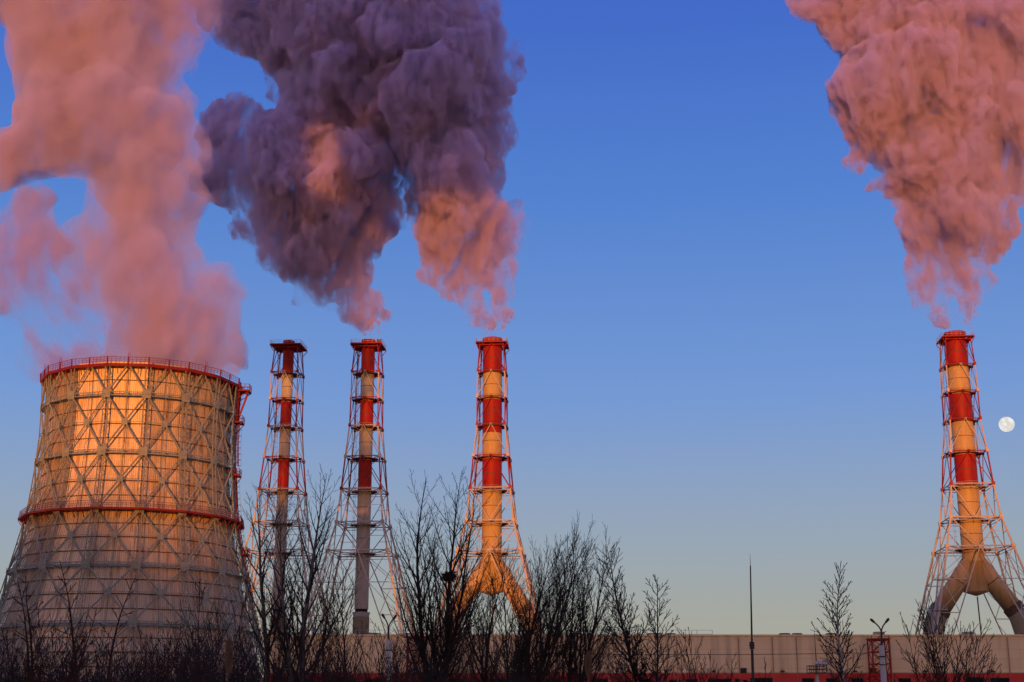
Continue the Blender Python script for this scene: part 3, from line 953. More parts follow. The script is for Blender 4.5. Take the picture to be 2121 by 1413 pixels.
# ------------------------------------------------------------------ street lamps, mast, light pole, cable
def street_lamp(label, xb, xt, yt_pole, yj, D, heads):
    pb = W(xb, 1413, D); pt = W(xt, yt_pole, D); pj = W(xt - .5, yj, D)
    t = tag(empty('street_lamp', (pj.x, D, 0)), label, 'street lamp', 'double-armed street lamps')
    ob = t.location
    m = MB()
    base = Vector((pb.x - ob.x, 0, 0)); mid = Vector((pt.x - ob.x, 0, pt.z))
    m.path([base, mid], [.26, .2], n=12)
    m.build('lower_pole', M['galv'], t)
    m = MB(); m.path([mid - Vector((0, 0, .3)), Vector((0, 0, pj.z))], [.1, .075], n=10); m.build('upper_pole', M['dark'], t)
    for (hx_, hy_) in heads:
        e = W(hx_, hy_, D); e = Vector((e.x - ob.x, 0, e.z)); s = Vector((0, 0, pj.z - .1))
        c = MB(); pts = []
        for q in range(9):
            f_ = q / 8
            x = e.x * (f_ ** 1.5); z = lerp(s.z, e.z, f_ ** .72)
            pts.append(Vector((x, 0, z)))
        c.path(pts, .055, n=8); ao = c.build('arm', M['dark'], t)
        h = MB(); sg = 1 if e.x > 0 else -1
        d = (pts[-1] - pts[-2]).normalized()
        q0 = pts[-1]
        h.path([q0 - d * .05, q0 + d * .08, q0 + d * .34, q0 + d * .45], [.045, .09, .11, .05], n=10)
        h.build('lamp_head', M['dark'], ao)
    cl = MB(); cl.path([mid - Vector((0, 0, .9)), mid - Vector((0, 0, .8))], [.26, .26], n=12); cl.path([mid - Vector((0, 0, 1.5)), mid - Vector((0, 0, 1.42))], [.26, .26], n=12)
    cl.build('clamp', M['dark'], t)
    return t
street_lamp("street lamp with pale lower pole in front of the right stair tower", 1831, 1826, 1337, 1309, 112, [(1812, 1290), (1834, 1290)])
street_lamp("street lamp among the bare branches, between two smokestacks", 805, 805, 1325, 1303, 118, [(797, 1281), (814, 1283)])

D_ = 150
p0, p1, p2, p3 = W(1560, 1413, D_), W(1557.5, 1337, D_), W(1554.3, 1172, D_), W(1553.6, 1147, D_)
ms = tag(empty('lightning_mast', (p0.x, D_, 0)), "tall thin dark lightning mast standing alone before the beige wall", 'mast')
o_ = ms.location
mm = MB(); mm.path([Vector((.1, 0, 0)), p0 - o_, p1 - o_], [.19, .16, .145], n=10); mm.build('lower_section', M['dark'], ms)
mm = MB(); mm.path([p1 - o_, p2 - o_], [.11, .065], n=10); mm.build('upper_section', M['dark'], ms)
mm = MB(); mm.path([p2 - o_ - Vector((0, 0, .1)), p3 - o_], [.03, .012], n=6); mm.build('spike', M['dark'], ms)
mm = MB(); mm.path([p1 - o_ - Vector((0, 0, .35)), p1 - o_ + Vector((0, 0, .35))], [.26, .26], n=10); mm.path([p1 - o_ - Vector((0, 0, .05)), p1 - o_ + Vector((0, 0, .06))], [.31, .31], n=10); mm.build('collar', M['dark'], ms)

D_ = 140
p0 = W(1692, 1394, D_); s_ = m_per_px(1692, 1394, D_)
lt = tag(empty('floodlight_mast', (p0.x, D_, 0)), "floodlight mast with a caged platform and thin spike, left of the birch", 'light mast')
mm = MB(); mm.path([(0.12, 0, 0), (0, 0, p0.z)], [.2, .14], n=8); mm.build('pole', M['galv'], lt)
mm = MB(); zz0, zz1 = p0.z, p0.z + 14 * s_; ww = 17.5 * s_
for z in (zz0, (zz0 + zz1) / 2, zz1):
    for (a_, b_) in (((-ww, -.6), (ww, -.6)), ((ww, -.6), (ww, .6)), ((ww, .6), (-ww, .6)), ((-ww, .6), (-ww, -.6))):
        mm.tube((a_[0], a_[1], z), (b_[0], b_[1], z), .04, n=4)
for q in range(5):
    x = -ww + 2 * ww * q / 4
    for y in (-.6, .6): mm.tube((x, y, zz0), (x, y, zz1), .035, n=4)
mm.box((0, 0, zz0), (2 * ww, 1.2, .04)); mm.build('cage', M['dark'], lt)
mm = MB(); mm.path([(0, 0, zz0), (0, 0, zz1 + .5), (-.03, 0, W(1690, 1298, D_).z)], [.06, .05, .012], n=6); mm.build('spike', M['dark'], lt)
for x in (-.05, .28, .62, .95):
    mm = MB(); mm.box((x, -.3, zz1 + .26), (.26, .22, .3), M=Matrix.Rotation(R(-25), 3, 'X')); mm.tube((x, -.25, zz1), (x, -.3, zz1 + .2), .03, n=4); mm.build('floodlight', M['galv'], lt)

cb_ = MB()
pts = []
a_, b_ = W(805, 1330, 118), W(1829, 1352, 112)
a_.z = W(805, 1346, 118).z
for i in range(41):
    f_ = i / 40; p = a_.lerp(b_, f_)
    pt_ = W(lerp(805, 1829, f_), 0, 100)
    row = lerp(1346, 1352, f_) + 30 * f_ * (1 - f_) * 0.9
    q = W(lerp(805, 1829, f_), row, lerp(118, 112, f_)); pts.append(Vector((p.x, p.y, q.z)))
cb_.path(pts, .028, n=4)
tag(cb_.build('overhead_cable', M['dark']), "thin overhead cable strung between the two street lamps", 'cable')

# ------------------------------------------------------------------ moon
pm = W(2085, 879, 3000)
mr_ = 15.6 * m_per_px(2085, 879, 3000)
mo = MB()
mo.lathe([(max(.01, mr_ * sin(pi * i / 32)), -mr_ * cos(pi * i / 32)) for i in range(33)], 48)
mm_, nt, b = new_mat('moon_surface')
N, Lk = nt.nodes, nt.links
tc = N.new("ShaderNodeTexCoord"); n1 = N.new("ShaderNodeTexNoise"); n1.inputs["Scale"].default_value = 1.25 / mr_; n1.inputs["Detail"].default_value = 5
cr = N.new("ShaderNodeValToRGB"); e = cr.color_ramp.elements
e[0].position = .42; e[0].color = (.70, .68, .63, 1); e[1].position = .60; e[1].color = (.93, .91, .86, 1)
Lk.new(tc.outputs["Object"], n1.inputs["Vector"]); Lk.new(n1.outputs[0], cr.inputs[0])
Lk.new(cr.outputs[0], b.inputs["Emission Color"]); b.inputs["Emission Strength"].default_value = 1.0
b.inputs["Base Color"].default_value = (0, 0, 0, 1); b.inputs["Roughness"].default_value = 1
b.inputs["Specular IOR Level"].default_value = 0
tag(mo.build('moon', mm_, smooth=True, loc=pm), "nearly full white moon in the sky right of the last smokestack", 'moon')

# ------------------------------------------------------------------ smoke and steam
def smoke_mat(name, dens, col, scale=0.06, lo=0.40, hi=0.62, floor=0.25, stretch=(1, 1, 0.6), g_=0.12, step=0.07, detail=4, fine=.30, flo=.30):
    """uneven scattering droplets: dense folds and thin veils"""
    m = bpy.data.materials.new(name); m.use_nodes = True
    nt = m.node_tree; nt.nodes.clear()
    N, Lk = nt.nodes, nt.links
    o = N.new("ShaderNodeOutputMaterial"); s = N.new("ShaderNodeVolumePrincipled")
    s.inputs["Color"].default_value = (*col, 1); s.inputs["Anisotropy"].default_value = g_
    tc = N.new("ShaderNodeTexCoord"); mp = N.new("ShaderNodeMapping"); mp.inputs["Scale"].default_value = stretch
    mp.inputs["Rotation"].default_value = (0, R(18), 0)
    Lk.new(tc.outputs["Object"], mp.inputs[0])
    n1 = N.new("ShaderNodeTexNoise"); n1.inputs["Scale"].default_value = scale; n1.inputs["Detail"].default_value = detail; n1.inputs["Roughness"].default_value = 0.62
    n1.inputs["Distortion"].default_value = 0.9
    Lk.new(mp.outputs[0], n1.inputs["Vector"])
    mr = N.new("ShaderNodeMapRange"); mr.interpolation_type = 'SMOOTHSTEP'
    mr.inputs[1].default_value = lo; mr.inputs[2].default_value = hi; mr.inputs[3].default_value = dens * floor; mr.inputs[4].default_value = dens * 1.6
    Lk.new(n1.outputs[0], mr.inputs[0])
    n2 = N.new("ShaderNodeTexNoise"); n2.inputs["Scale"].default_value = fine; n2.inputs["Detail"].default_value = 3; n2.inputs["Roughness"].default_value = 0.6
    Lk.new(mp.outputs[0], n2.inputs["Vector"])
    m2 = N.new("ShaderNodeMapRange"); m2.interpolation_type = 'SMOOTHSTEP'
    m2.inputs[1].default_value = .40; m2.inputs[2].default_value = .60; m2.inputs[3].default_value = flo; m2.inputs[4].default_value = 1.6
    Lk.new(n2.outputs[0], m2.inputs[0])
    mu = N.new("ShaderNodeMath"); mu.operation = 'MULTIPLY'
    Lk.new(mr.outputs[0], mu.inputs[0]); Lk.new(m2.outputs[0], mu.inputs[1]); Lk.new(mu.outputs[0], s.inputs["Density"])
    Lk.new(s.outputs[0], o.inputs["Volume"])
    m.cycles.volume_step_rate = step
    return m

HOLES = []
def in_poly(x, y, P_):
    return in_poly1(x, y, P_) and not any(in_poly1(x, y, h_) for h_ in HOLES)
def d_poly(x, y, P_):
    return min([d_poly1(x, y, P_)] + [d_poly1(x, y, h_) for h_ in HOLES])
def in_poly1(x, y, P_):
    c = False; j = len(P_) - 1
    for i in range(len(P_)):
        xi, yi = P_[i]; xj, yj = P_[j]
        if (yi > y) != (yj > y) and x < (xj - xi) * (y - yi) / (yj - yi) + xi: c = not c
        j = i
    return c
def d_poly1(x, y, P_):
    best = 1e9; j = len(P_) - 1
    for i in range(len(P_)):
        ax, ay = P_[j]; bx_, by_ = P_[i]
        dx, dy = bx_ - ax, by_ - ay
        t = max(0, min(1, ((x - ax) * dx + (y - ay) * dy) / (dx * dx + dy * dy + 1e-9)))
        d = math.hypot(x - ax - t * dx, y - ay - t * dy)
        best = min(best, d); j = i
    return best

def ico(m, c, r, sub=1):
    bm = ico.cache.get(sub)
    if bm is None:
        b_ = bmesh.new(); bmesh.ops.create_icosphere(b_, subdivisions=sub, radius=1)
        bm = ([tuple(v.co) for v in b_.verts], [tuple(v.index for v in f.verts) for f in b_.faces]); b_.free()
        ico.cache[sub] = bm
    k = len(m.v)
    m.v += [(c[0] + v[0] * r, c[1] + v[1] * r, c[2] + v[2] * r) for v in bm[0]]
    m.f += [tuple(k + i for i in f) for f in bm[1]]; m.m += [0] * len(bm[1])
ico.cache = {}

def plume_hull(polys, Y, seed, voxel, disp, origin, depth_k=1.0, rmax=130, edge_r=(8, 20), grid=26, extra=(), puffs=6, warp=1.0, holes=()):
    """billowing closed hull: round lobes fill the drawn outline with real depth, merged, then ruffled"""
    random.seed(seed)
    HOLES[:] = list(holes)
    m = MB()
    def add(px, py, rp, dy=0.0):
        p = W(px, py, Y); mp = m_per_px(px, py, Y); r = rp * mp
        # keep the apparent place when moved in depth
        p = W(px, py, Y + dy); r *= (Y + dy) / Y
        ico(m, p - origin, r, 3 if rp > 40 else 2)
        return mp
    for P_ in polys:
        x0, x1 = min(p[0] for p in P_), max(p[0] for p in P_); y0, y1 = min(p[1] for p in P_), max(p[1] for p in P_)
        cand = []
        y = y0
        while y < y1:
            x = x0
            while x < x1:
                xx, yy = x + rnd(-8, 8), y + rnd(-8, 8)
                if in_poly(xx, yy, P_): cand.append((min(d_poly(xx, yy, P_), rmax), xx, yy))
                x += grid
            y += grid
        cand.sort(reverse=True)
        kept = []
        for (d, x, y) in cand:
            if d < 6: continue
            if all(math.hypot(x - a, y - b) > 0.42 * min(d, dd) + 4 for (dd, a, b) in kept): kept.append((d, x, y))
        for (d, x, y) in kept:
            mp = m_per_px(x, y, Y)
            add(x, y, d * .93, rnd(-.25, .25) * d * mp * depth_k)
            for q in range(puffs if d > 25 else 2):
                a, b = rnd(0, 2 * pi), rnd(-1, 1)
                s_ = math.sqrt(1 - b * b)
                rr = rnd(.22, .45) * d
                k_ = d * .93 - rr * rnd(.25, .7)
                xx, yy = x + cos(a) * s_ * k_, y + sin(a) * s_ * k_
                dy = -abs(b) * k_ * mp * depth_k if rnd(0, 1) < .72 else abs(b) * k_ * mp * depth_k
                if in_poly(xx, yy, P_):
                    rr = min(rr, d_poly(xx, yy, P_) + rnd(2, 8))
                    add(xx, yy, rr, dy)
        # small puffs along the outline
        for i in range(len(P_)):
            (ax, ay), (bx_, by_) = P_[i], P_[(i + 1) % len(P_)]
            L = math.hypot(bx_ - ax, by_ - ay); n = max(1, int(L / (edge_r[0] * 1.3)))
            if min(ay, by_) < -90: continue
            for q in range(n):
                f_ = (q + rnd(0, 1)) / n; x, y = lerp(ax, bx_, f_), lerp(ay, by_, f_)
                nx, ny = -(by_ - ay) / L, (bx_ - ax) / L
                if not in_poly(x + nx * 3, y + ny * 3, P_): nx, ny = -nx, -ny
                r = rnd(*edge_r)
                add(x + nx * r * .8, y + ny * r * .8, r, rnd(-1, 1) * r * 1.2 * m_per_px(x, y, Y))
    for (x, y, r) in extra: add(x, y, r)
    me = bpy.data.meshes.new("tmp"); me.from_pydata(m.v, [], m.f)
    ob = bpy.data.objects.new("tmp", me); COL.objects.link(ob)
    md = ob.modifiers.new("r", 'REMESH'); md.mode = 'VOXEL'; md.voxel_size = voxel
    dg = bpy.context.evaluated_depsgraph_get()
    ev = ob.evaluated_get(dg)
    out = bpy.data.meshes.new_from_object(ev)
    bpy.data.objects.remove(ob); bpy.data.meshes.remove(me)
    # ruffle with cellular bumps at several sizes
    vs = out.vertices
    nrm = [v.normal.copy() for v in vs]
    new = []
    for v, nn in zip(vs, nrm):
        d = 0.0
        shift = (noise.noise_vector(v.co / 24) * 5.0 + noise.noise_vector(v.co / 10) * 2.6 + noise.noise_vector(v.co / 4.5) * 1.0) * warp
        for (sz, amp) in disp:
            w_ = v.co / sz
            f1 = noise.voronoi(w_ + noise.noise_vector(w_ * .7) * .35)[0][0]
            d += amp * (0.55 - f1) * 1.6
        new.append(v.co + nn * d + shift)
    flat = [c for p in new for c in p]
    vs.foreach_set("co", flat)
    out.update()
    ob = bpy.data.objects.new("tmp", out); COL.objects.link(ob)      # clean up self-crossings left by the ruffling
    md = ob.modifiers.new("r", 'REMESH'); md.mode = 'VOXEL'; md.voxel_size = voxel * .85
    fin = bpy.data.meshes.new_from_object(ob.evaluated_get(bpy.context.evaluated_depsgraph_get()))
    bpy.data.objects.remove(ob); bpy.data.meshes.remove(out); out = fin
    out.polygons.foreach_set("use_smooth", [True] * len(out.polygons))
    return out

def add_plume(name, label, cat, me, mat, origin, group=None):
    me.materials.clear(); me.materials.append(mat)
    o = bpy.data.objects.new(name, me); COL.objects.link(o); o.location = origin
    if label: tag(o, label, cat, group)
    return o

SMOKE_C = (0.88, 0.75, 0.96)
m_smoke = smoke_mat('dense_smoke', 0.30, SMOKE_C, scale=0.058, stretch=(1.2, 1, .6), lo=.40, hi=.60, floor=0.05, detail=7)
m_steam = smoke_mat('steam', 0.16, (.87, .75, .90), scale=0.045, lo=.36, floor=0.30, fine=.16, flo=.5)
m_wisp = smoke_mat('steam_wisp', 0.13, (.80, .70, .96), scale=0.055, lo=.42, hi=.64, floor=0.06, flo=.5)

P4 = [(1966, 640), (1957, 652), (1948, 648), (1925, 632), (1903, 612), (1905, 585), (1885, 548), (1892, 520), (1872, 480), (1868, 455), (1835, 425), (1808, 385), (1828, 372), (1822, 340), (1795, 325), (1748, 314), (1758, 285),
      (1728, 245), (1722, 190), (1738, 150), (1725, 100), (1690, 60), (1640, 0), (1600, -110), (2260, -110), (2260, 380), (2150, 410), (2100, 395), (2090, 430), (2104, 468), (2080, 500), (2055, 540), (2060, 570),
      (2045, 590), (2035, 618), (2010, 648), (2000, 642), (1995, 600), (1985, 560), (1975, 548), (1972, 585), (1962, 625)]
P3 = [(1010, 655), (1003, 672), (997, 668), (985, 640), (950, 612), (915, 580), (886, 572), (905, 552), (880, 512), (868, 478), (840, 440), (832, 400), (820, 300), (780, 300), (740, 200), (720, 100), (700, -110), (1010, -110), (1025, 30), (1050, 55), (1052, 88), (1075, 70), (1100, 82),
      (1095, 145), (1045, 195), (1042, 230), (1056, 275), (1042, 310), (1052, 365), (1050, 395), (1080, 415), (1088, 455), (1072, 475), (1068, 530), (1072, 575), (1060, 620), (1048, 668), (1038, 664), (1030, 640), (1020, 600), (1005, 570), (995, 600), (1000, 640)]
P2 = [(768, 650), (760, 664), (750, 664), (730, 655), (700, 640), (650, 612), (622, 618), (612, 580), (545, 540), (520, 515), (482, 487), (492, 445), (430, 420), (408, 372), (425, 300), (432, 245), (460, 212), (500, 203), (545, 230), (558, 262), (575, 215), (555, 170), (500, 110), (430, 50), (385, -10), (370, -110), (860, -110), (880, 100), (850, 300), (845, 415), (835, 445), (782, 500), (772, 540), (788, 600), (798, 635), (786, 662), (779, 660)]
PT = [(120, 800), (150, 765), (195, 720), (215, 650), (190, 600), (135, 570), (115, 510), (190, 470), (170, 430), (110, 400), (100, 375), (30, 400), (-120, 385), (-120, 235), (0, 238), (45, 175), (10, 80), (-120, 60), (-120, -850), (1090, -850), (1070, -190), (900, -135), (680, -90), (430, -55), (395, -40), (375, 0), (385, 50), (392, 95), (345, 150),
      (380, 172), (430, 212), (425, 260), (450, 300), (443, 345), (410, 372), (425, 420), (395, 452), (415, 510), (450, 548), (490, 545), (516, 590), (500, 650), (488, 690), (497, 760), (460, 805)]  # upper part beyond view is added and spread right to shade the plumes
PW = [(50, 770), (55, 700), (10, 680), (-120, 690), (-120, 420), (0, 440), (40, 400), (100, 410), (140, 480), (200, 590), (230, 720), (180, 790), (110, 795)]

DISP = [(11.0, 2.4), (4.6, 1.5), (2.1, 0.85), (1.1, .35)]
m_strand = smoke_mat('thin_smoke_strand', 0.42, SMOKE_C, scale=0.45, lo=.42, hi=.62, floor=0.0, stretch=(1, 1, .6), step=0.03)
def strands(parent, origin, Y, lines):
    """ragged thin strands between the flue mouth and the plume"""
    for i, (ax, ay, bx, by, r0, r1) in enumerate(lines):
        random.seed(i * 7 + int(ax))
        L = math.hypot(bx - ax, by - ay); n = int(L / 2.2) + 3
        ph, ph2 = rnd(0, 6), rnd(0, 6)
        ex = []
        for q in range(n):
            f_ = q / (n - 1)
            w_ = 5.5 * sin(f_ * 7 + ph) * f_ + 2.5 * sin(f_ * 17 + ph2)
            ex.append((lerp(ax, bx, f_) + w_, lerp(ay, by, f_), max(1.3, lerp(r0, r1, f_ ** .8) * rnd(.6, 1.25))))
        me = plume_hull([], Y, 300 + i, .28, [(1.6, .45), (.7, .2)], origin, extra=ex, warp=.12)
        w = add_plume('wisp', None, None, me, m_strand, origin)
        w.location = (0, 0, 0); w.parent = parent
ST4 = [(1966, 686, 1935, 630, 2.2, 10), (1995, 686, 2010, 640, 1.6, 8), (1982, 686, 1965, 640, 1.5, 7), (1962, 686, 1945, 634, 1.6, 9), (1975, 686, 1958, 625, 1.3, 7), (2000, 686, 1998, 628, 1.5, 8), (2008, 686, 2022, 618, 1.4, 9), (1988, 684, 1982, 610, 1.2, 4)]
ST3 = [(1012, 694, 1008, 655, 1.6, 7), (1036, 694, 1040, 655, 1.8, 8), (1026, 694, 1026, 640, 1.5, 6), (1002, 694, 985, 640, 2, 9), (1008, 694, 1003, 648, 1.5, 6), (1041, 694, 1050, 640, 2, 9), (1032, 694, 1030, 630, 1.5, 7), (1022, 692, 1015, 620, 1.3, 5)]
ST2 = [(757, 694, 748, 660, 1.8, 8), (768, 694, 768, 660, 1.6, 7), (784, 694, 783, 655, 1.6, 7), (752, 694, 738, 652, 1.5, 8), (762, 694, 758, 645, 1.4, 8), (780, 694, 790, 640, 1.4, 7), (772, 692, 775, 650, 1.4, 8)]
o4 = W(2014, 690, 440)
_p = add_plume('smoke_plume', "broad pink smoke plume rising from the smokestack beside the moon", 'smoke', plume_hull([P4], 440, 11, 0.7, DISP, o4), m_smoke, o4, 'smoke plumes')
strands(_p, o4, 440, ST4)
o3 = W(1020, 700, 460)
_p = add_plume('smoke_plume', "smoke plume with glowing orange base above the sunlit smokestack", 'smoke', plume_hull([P3], 462, 12, 0.7, DISP, o3), m_smoke, o3, 'smoke plumes')
strands(_p, o3, 462, ST3)
o2 = W(767, 700, 465)
_p = add_plume('smoke_plume', "dark purple smoke plume drifting left from the shaded smokestack", 'smoke', plume_hull([P2], 470, 13, 0.7, DISP, o2), m_smoke, o2, 'smoke plumes')
strands(_p, o2, 470, ST2)
oT = W(297, 760, DT)
so_ = add_plume('steam_cloud', "soft pink steam cloud billowing from the mouth of the cooling tower", 'steam', plume_hull([PT], 300, 14, 1.0, [(10.0, 2.0), (4.5, 0.8)], oT, edge_r=(12, 28), holes=[[(265, -240), (285, -130), (360, -120), (395, -200), (340, -262)], [(270, -330), (280, -280), (350, -290), (340, -340)]]), m_steam, oT)  # holes let sun patches through the added unseen steam
ws = add_plume('wisp', None, None, plume_hull([PW], 300, 15, 1.2, [(8.0, 2.6), (3.5, 1.0)], oT, rmax=60, edge_r=(14, 32)), m_wisp, oT)
ws.location = (0, 0, 0); ws.parent = so_
PX_ = [(330, -70), (470, -70), (450, 20), (425, 60), (405, 110), (385, 155), (350, 150), (365, 60)]
w2 = add_plume('wisp', None, None, plume_hull([PX_], 300, 16, 1.2, [(8.0, 2.6), (3.5, 1.0)], oT, rmax=50, edge_r=(14, 26)), m_wisp, oT)
w2.location = (0, 0, 0); w2.parent = so_


# ------------------------------------------------------------------ bare trees and shrubs
GA = 2.39996
def grow(m, tips, p, d, L, r, lvl, cfg, depth_m=None):
    """one branch and everything that grows from it"""
    nseg = max(3, int(L / cfg['seg'][lvl]))
    pts, rs = [p.copy()], [r]
    d = d.normalized(); dirs = [d.copy()]
    up = cfg['up'][lvl]; wob = cfg['wob'][lvl]
    for i in range(nseg):
        d = (d + Vector((rnd(-1, 1), rnd(-1, 1), rnd(-.6, .6))) * wob + Vector((0, 0, 1)) * up).normalized()
        p = p + d * (L / nseg)
        pts.append(p.copy()); dirs.append(d.copy())
        rs.append(max(cfg['rmin'], r * (1 - (i + 1) / nseg) ** cfg.get('tap', .85)))
    tgt = m if lvl == 0 else tips
    tgt.path(pts, rs, n=(8, 5, 4, 3, 3)[lvl])
    if lvl >= cfg['levels']: return
    nch = max(1, int(L * cfg['dens'][lvl] * rnd(.85, 1.15)))
    ang0 = rnd(0, 6.28)
    t0 = cfg['t0'][lvl]
    for q in range(nch):
        t = t0 + (0.98 - t0) * ((q + rnd(.1, .9)) / nch)
        i = min(nseg - 1, int(t * nseg)); f_ = t * nseg - i
        bp = pts[i].lerp(pts[i + 1], f_); bd = dirs[i]
        u = bd.orthogonal().normalized(); w = bd.cross(u)
        a = ang0 + q * GA + rnd(-.4, .4); an = cfg['ang'][lvl] * rnd(.75, 1.25)
        cd = bd * cos(an) + (u * cos(a) + w * sin(a)) * sin(an)
        prof = cfg['prof'][lvl]
        s_ = (1 - t) ** prof if prof >= 0 else 1
        cl = cfg['len'][lvl] * (L if lvl else cfg['H']) * (0.12 + .88 * s_) * rnd(.7, 1.15)
        if cl < .12: continue
        br = lerp(rs[i], rs[i + 1], f_)
        grow(m, tips, bp, cd, cl, max(cfg['rmin'], min(br * .62, cl * .014 + .004)), lvl + 1, cfg)

POPLAR = dict(levels=3, seg=(.5, .35, .25, .15), up=(.06, .10, .07, .05), wob=(.06, .10, .13, .16), rmin=.0075, dens=(2.6, 4.0, 5.4), ang=(.62, .55, .6),
              t0=(.16, .12, .1), prof=(.7, .6, .5), len=(.42, .36, .34), H=1)
BIRCH = dict(POPLAR, dens=(6.5, 6.0, 6.5), len=(.29, .38, .38), ang=(.72, .6, .6), up=(.05, .08, .05, .02), rmin=.0135)
WILLOW = dict(levels=3, seg=(.5, .4, .25, .15), up=(.05, .10, .10, .08), wob=(.08, .09, .10, .12), rmin=.0068, dens=(2.8, 5.0, 6.4), ang=(.5, .45, .5),
              t0=(.15, .12, .1), prof=(.35, .4, .5), len=(.42, .42, .36), H=1)
VASE = dict(levels=2, seg=(.4, .3, .2), up=(.07, .07, .05), wob=(.07, .1, .12), rmin=.010, dens=(2.8, 3.6), ang=(.5, .55), t0=(.15, .15), prof=(.5, .5), len=(.42, .35), H=1)
SHRUB = dict(levels=2, seg=(.35, .25, .2), up=(.03, .05, .05), wob=(.11, .14, .16), rmin=.009, dens=(3.0, 3.6), ang=(.55, .6), t0=(.08, .1), prof=(.4, .5), len=(.34, .4), H=1)

def tree(name, label, cat, px, top_py, D, stems, cfg, bark, twig, seed, group=None, base_r=.11):
    """stems: list of (top_px, top_row, radius share)"""
    random.seed(seed)
    b = W(px, 1413, D); loc = Vector((b.x, D, 0))
    t = empty(name, loc); tag(t, label, cat, group)
    tm, cm = MB(), MB()
    for (tx, ty, q) in stems:
        tp = W(tx, ty, D + rnd(-.6, .6)) - loc
        L = tp.length * 1.01
        c = dict(cfg); c['H'] = L
        d = tp.normalized()
        up = c['up'][0]
        dd = (d - Vector((0, 0, 1)) * up * 2.2 * (1 - abs(d.z)) * 3).normalized() if d.z < .96 else d
        c['up'] = (up * (1 if d.z < .96 else .2),) + tuple(c['up'][1:])
        grow(tm, cm, Vector((rnd(-.15, .15) * (len(stems) > 1), rnd(-.15, .15) * (len(stems) > 1), 0)), dd, L, base_r * q, 0, c)
    tm.build('trunk', bark, t, smooth=True)
    cm.build('crown', twig, t)
    return t

B, BR, BG = M['bark'], M['bark_red'], M['bark_grey']
tree('poplar_tree', "bare poplar just right of the cooling tower, left one of two grey trunks", 'tree', 566, 1005, 62, [(548, 1008, 1)], POPLAR, BG, B, 1, base_r=.15)
tree('poplar_tree', "tall bare poplar with grey trunk before the two shaded smokestacks", 'tree', 614, 965, 60, [(650, 968, 1), (612, 1010, .7)], POPLAR, BG, B, 2, base_r=.16)
nest_tree = tree('poplar_tree', "tall bare tree with a bird nest left of the sunlit smokestack", 'tree', 903, 975, 60, [(878, 975, 1), (925, 980, .95), (962, 1010, .7), (846, 1075, .6)], POPLAR, B, B, 3, base_r=.14)
tree('willow_tree', "bare upright willow in front of the sunlit smokestack's forked base", 'tree', 1020, 1180, 58, [(1008, 1190, 1), (1045, 1178, .8), (978, 1225, .6)], WILLOW, B, B, 4, base_r=.12)
tree('willow_tree', "bare willow leaning right with a dense crown beside the sunlit smokestack", 'tree', 1062, 1135, 56, [(1118, 1140, 1), (1170, 1126, .95), (1225, 1146, .9), (1085, 1165, .6)], WILLOW, B, B, 5, base_r=.11)
tree('willow_tree', "bare willow leaning far right, outermost of the dense willows", 'tree', 1150, 1165, 57, [(1272, 1162, 1), (1308, 1220, .8), (1235, 1160, .8), (1318, 1285, .6)], WILLOW, B, B, 6, base_r=.10)
tree('birch_tree', "slender bare tree standing alone right of the willows", 'tree', 1346, 1162, 64, [(1330, 1135, 1), (1372, 1205, .8), (1306, 1225, .7)], dict(BIRCH, dens=(4.4, 5.5, 6.0), len=(.30, .4, .38), prof=(.55, .5, .5), tap=.6), B, B, 7, base_r=.08)
tree('birch_tree', "slim bare birch with white trunk foot in front of the beige wall", 'tree', 1740, 1187, 66, [(1726, 1168, 1)], dict(BIRCH, tap=.65), M['birch'], B, 8, base_r=.085)
tree('bare_bush', "wide vase-shaped bare bush in front of the beige wall, bottom right", 'bush', 1962, 1262, 55,
     [(1885, 1330, .7), (1868, 1300, .8), (1905, 1275, .8), (1935, 1262, .9), (1962, 1300, .8), (1990, 1272, .9), (2020, 1290, .8), (2050, 1330, .8), (2060, 1360, .6), (1950, 1330, .7), (1925, 1290, .8), (2005, 1310, .7)], VASE, B, B, 9, base_r=.05)
# reddish saplings close in front of the cooling tower
REDS = [(60, 1205, "first from the left edge"), (82, 1190, "second from the left edge"), (140, 1250, "third from the left edge"), (196, 1165, "tallest, before the tower's foot"), (222, 1195, "last, beside the tallest one"), (12, 1185, "cut by the left edge")]
for i, (px, ty, w_) in enumerate(REDS):
    tree('young_tree', f"dark reddish bare young tree before the cooling tower, {w_}", 'tree', px, ty, 44, [(px - 4 + i, ty, 1)],
         dict(VASE, levels=2, dens=(4.2, 4.2), ang=(.95, .7), len=(.17, .38), up=(.004, .06, .05), rmin=.012), BR, BR, 20 + i, 'reddish young trees before the cooling tower', base_r=.085)
SAP = [(425, 1215, 70, "thin bare tree before the cooling tower's right foot"), (468, 1240, 66, "thin bare tree just behind the near blurred reed"), (690, 1235, 62, "leaning bare tree between the two shaded smokestacks"),
       (727, 1180, 60, "reddish bare tree before the second smokestack's left legs"), (790, 1300, 64, "short bare tree beside the grey street lamp pole"), (1300, 1325, 58, "short crooked sapling between the willows and the slender tree"),
       (1425, 1310, 60, "sapling before the beige wall, tallest right of the slender tree"), (1400, 1345, 60, "small sapling close right of the slender tree"), (1462, 1320, 61, "thin leaning sapling with spread twigs before the beige wall"),
       (1500, 1368, 62, "tiny sapling nearest the lone lightning mast"), (1590, 1372, 60, "tiny twiggy sapling right of the lone lightning mast")]
for i, (px, ty, D_, lb) in enumerate(SAP):
    tree('sapling', lb, 'sapling', px, ty, D_, [(px + rnd(-14, 14), ty, 1), (px + rnd(-26, 26), ty + 40, .7)], dict(VASE, levels=2, rmin=.010, dens=(3, 3.5)), BR if i in (3,) else B, BR if i in (3,) else B, 40 + i, base_r=.06)

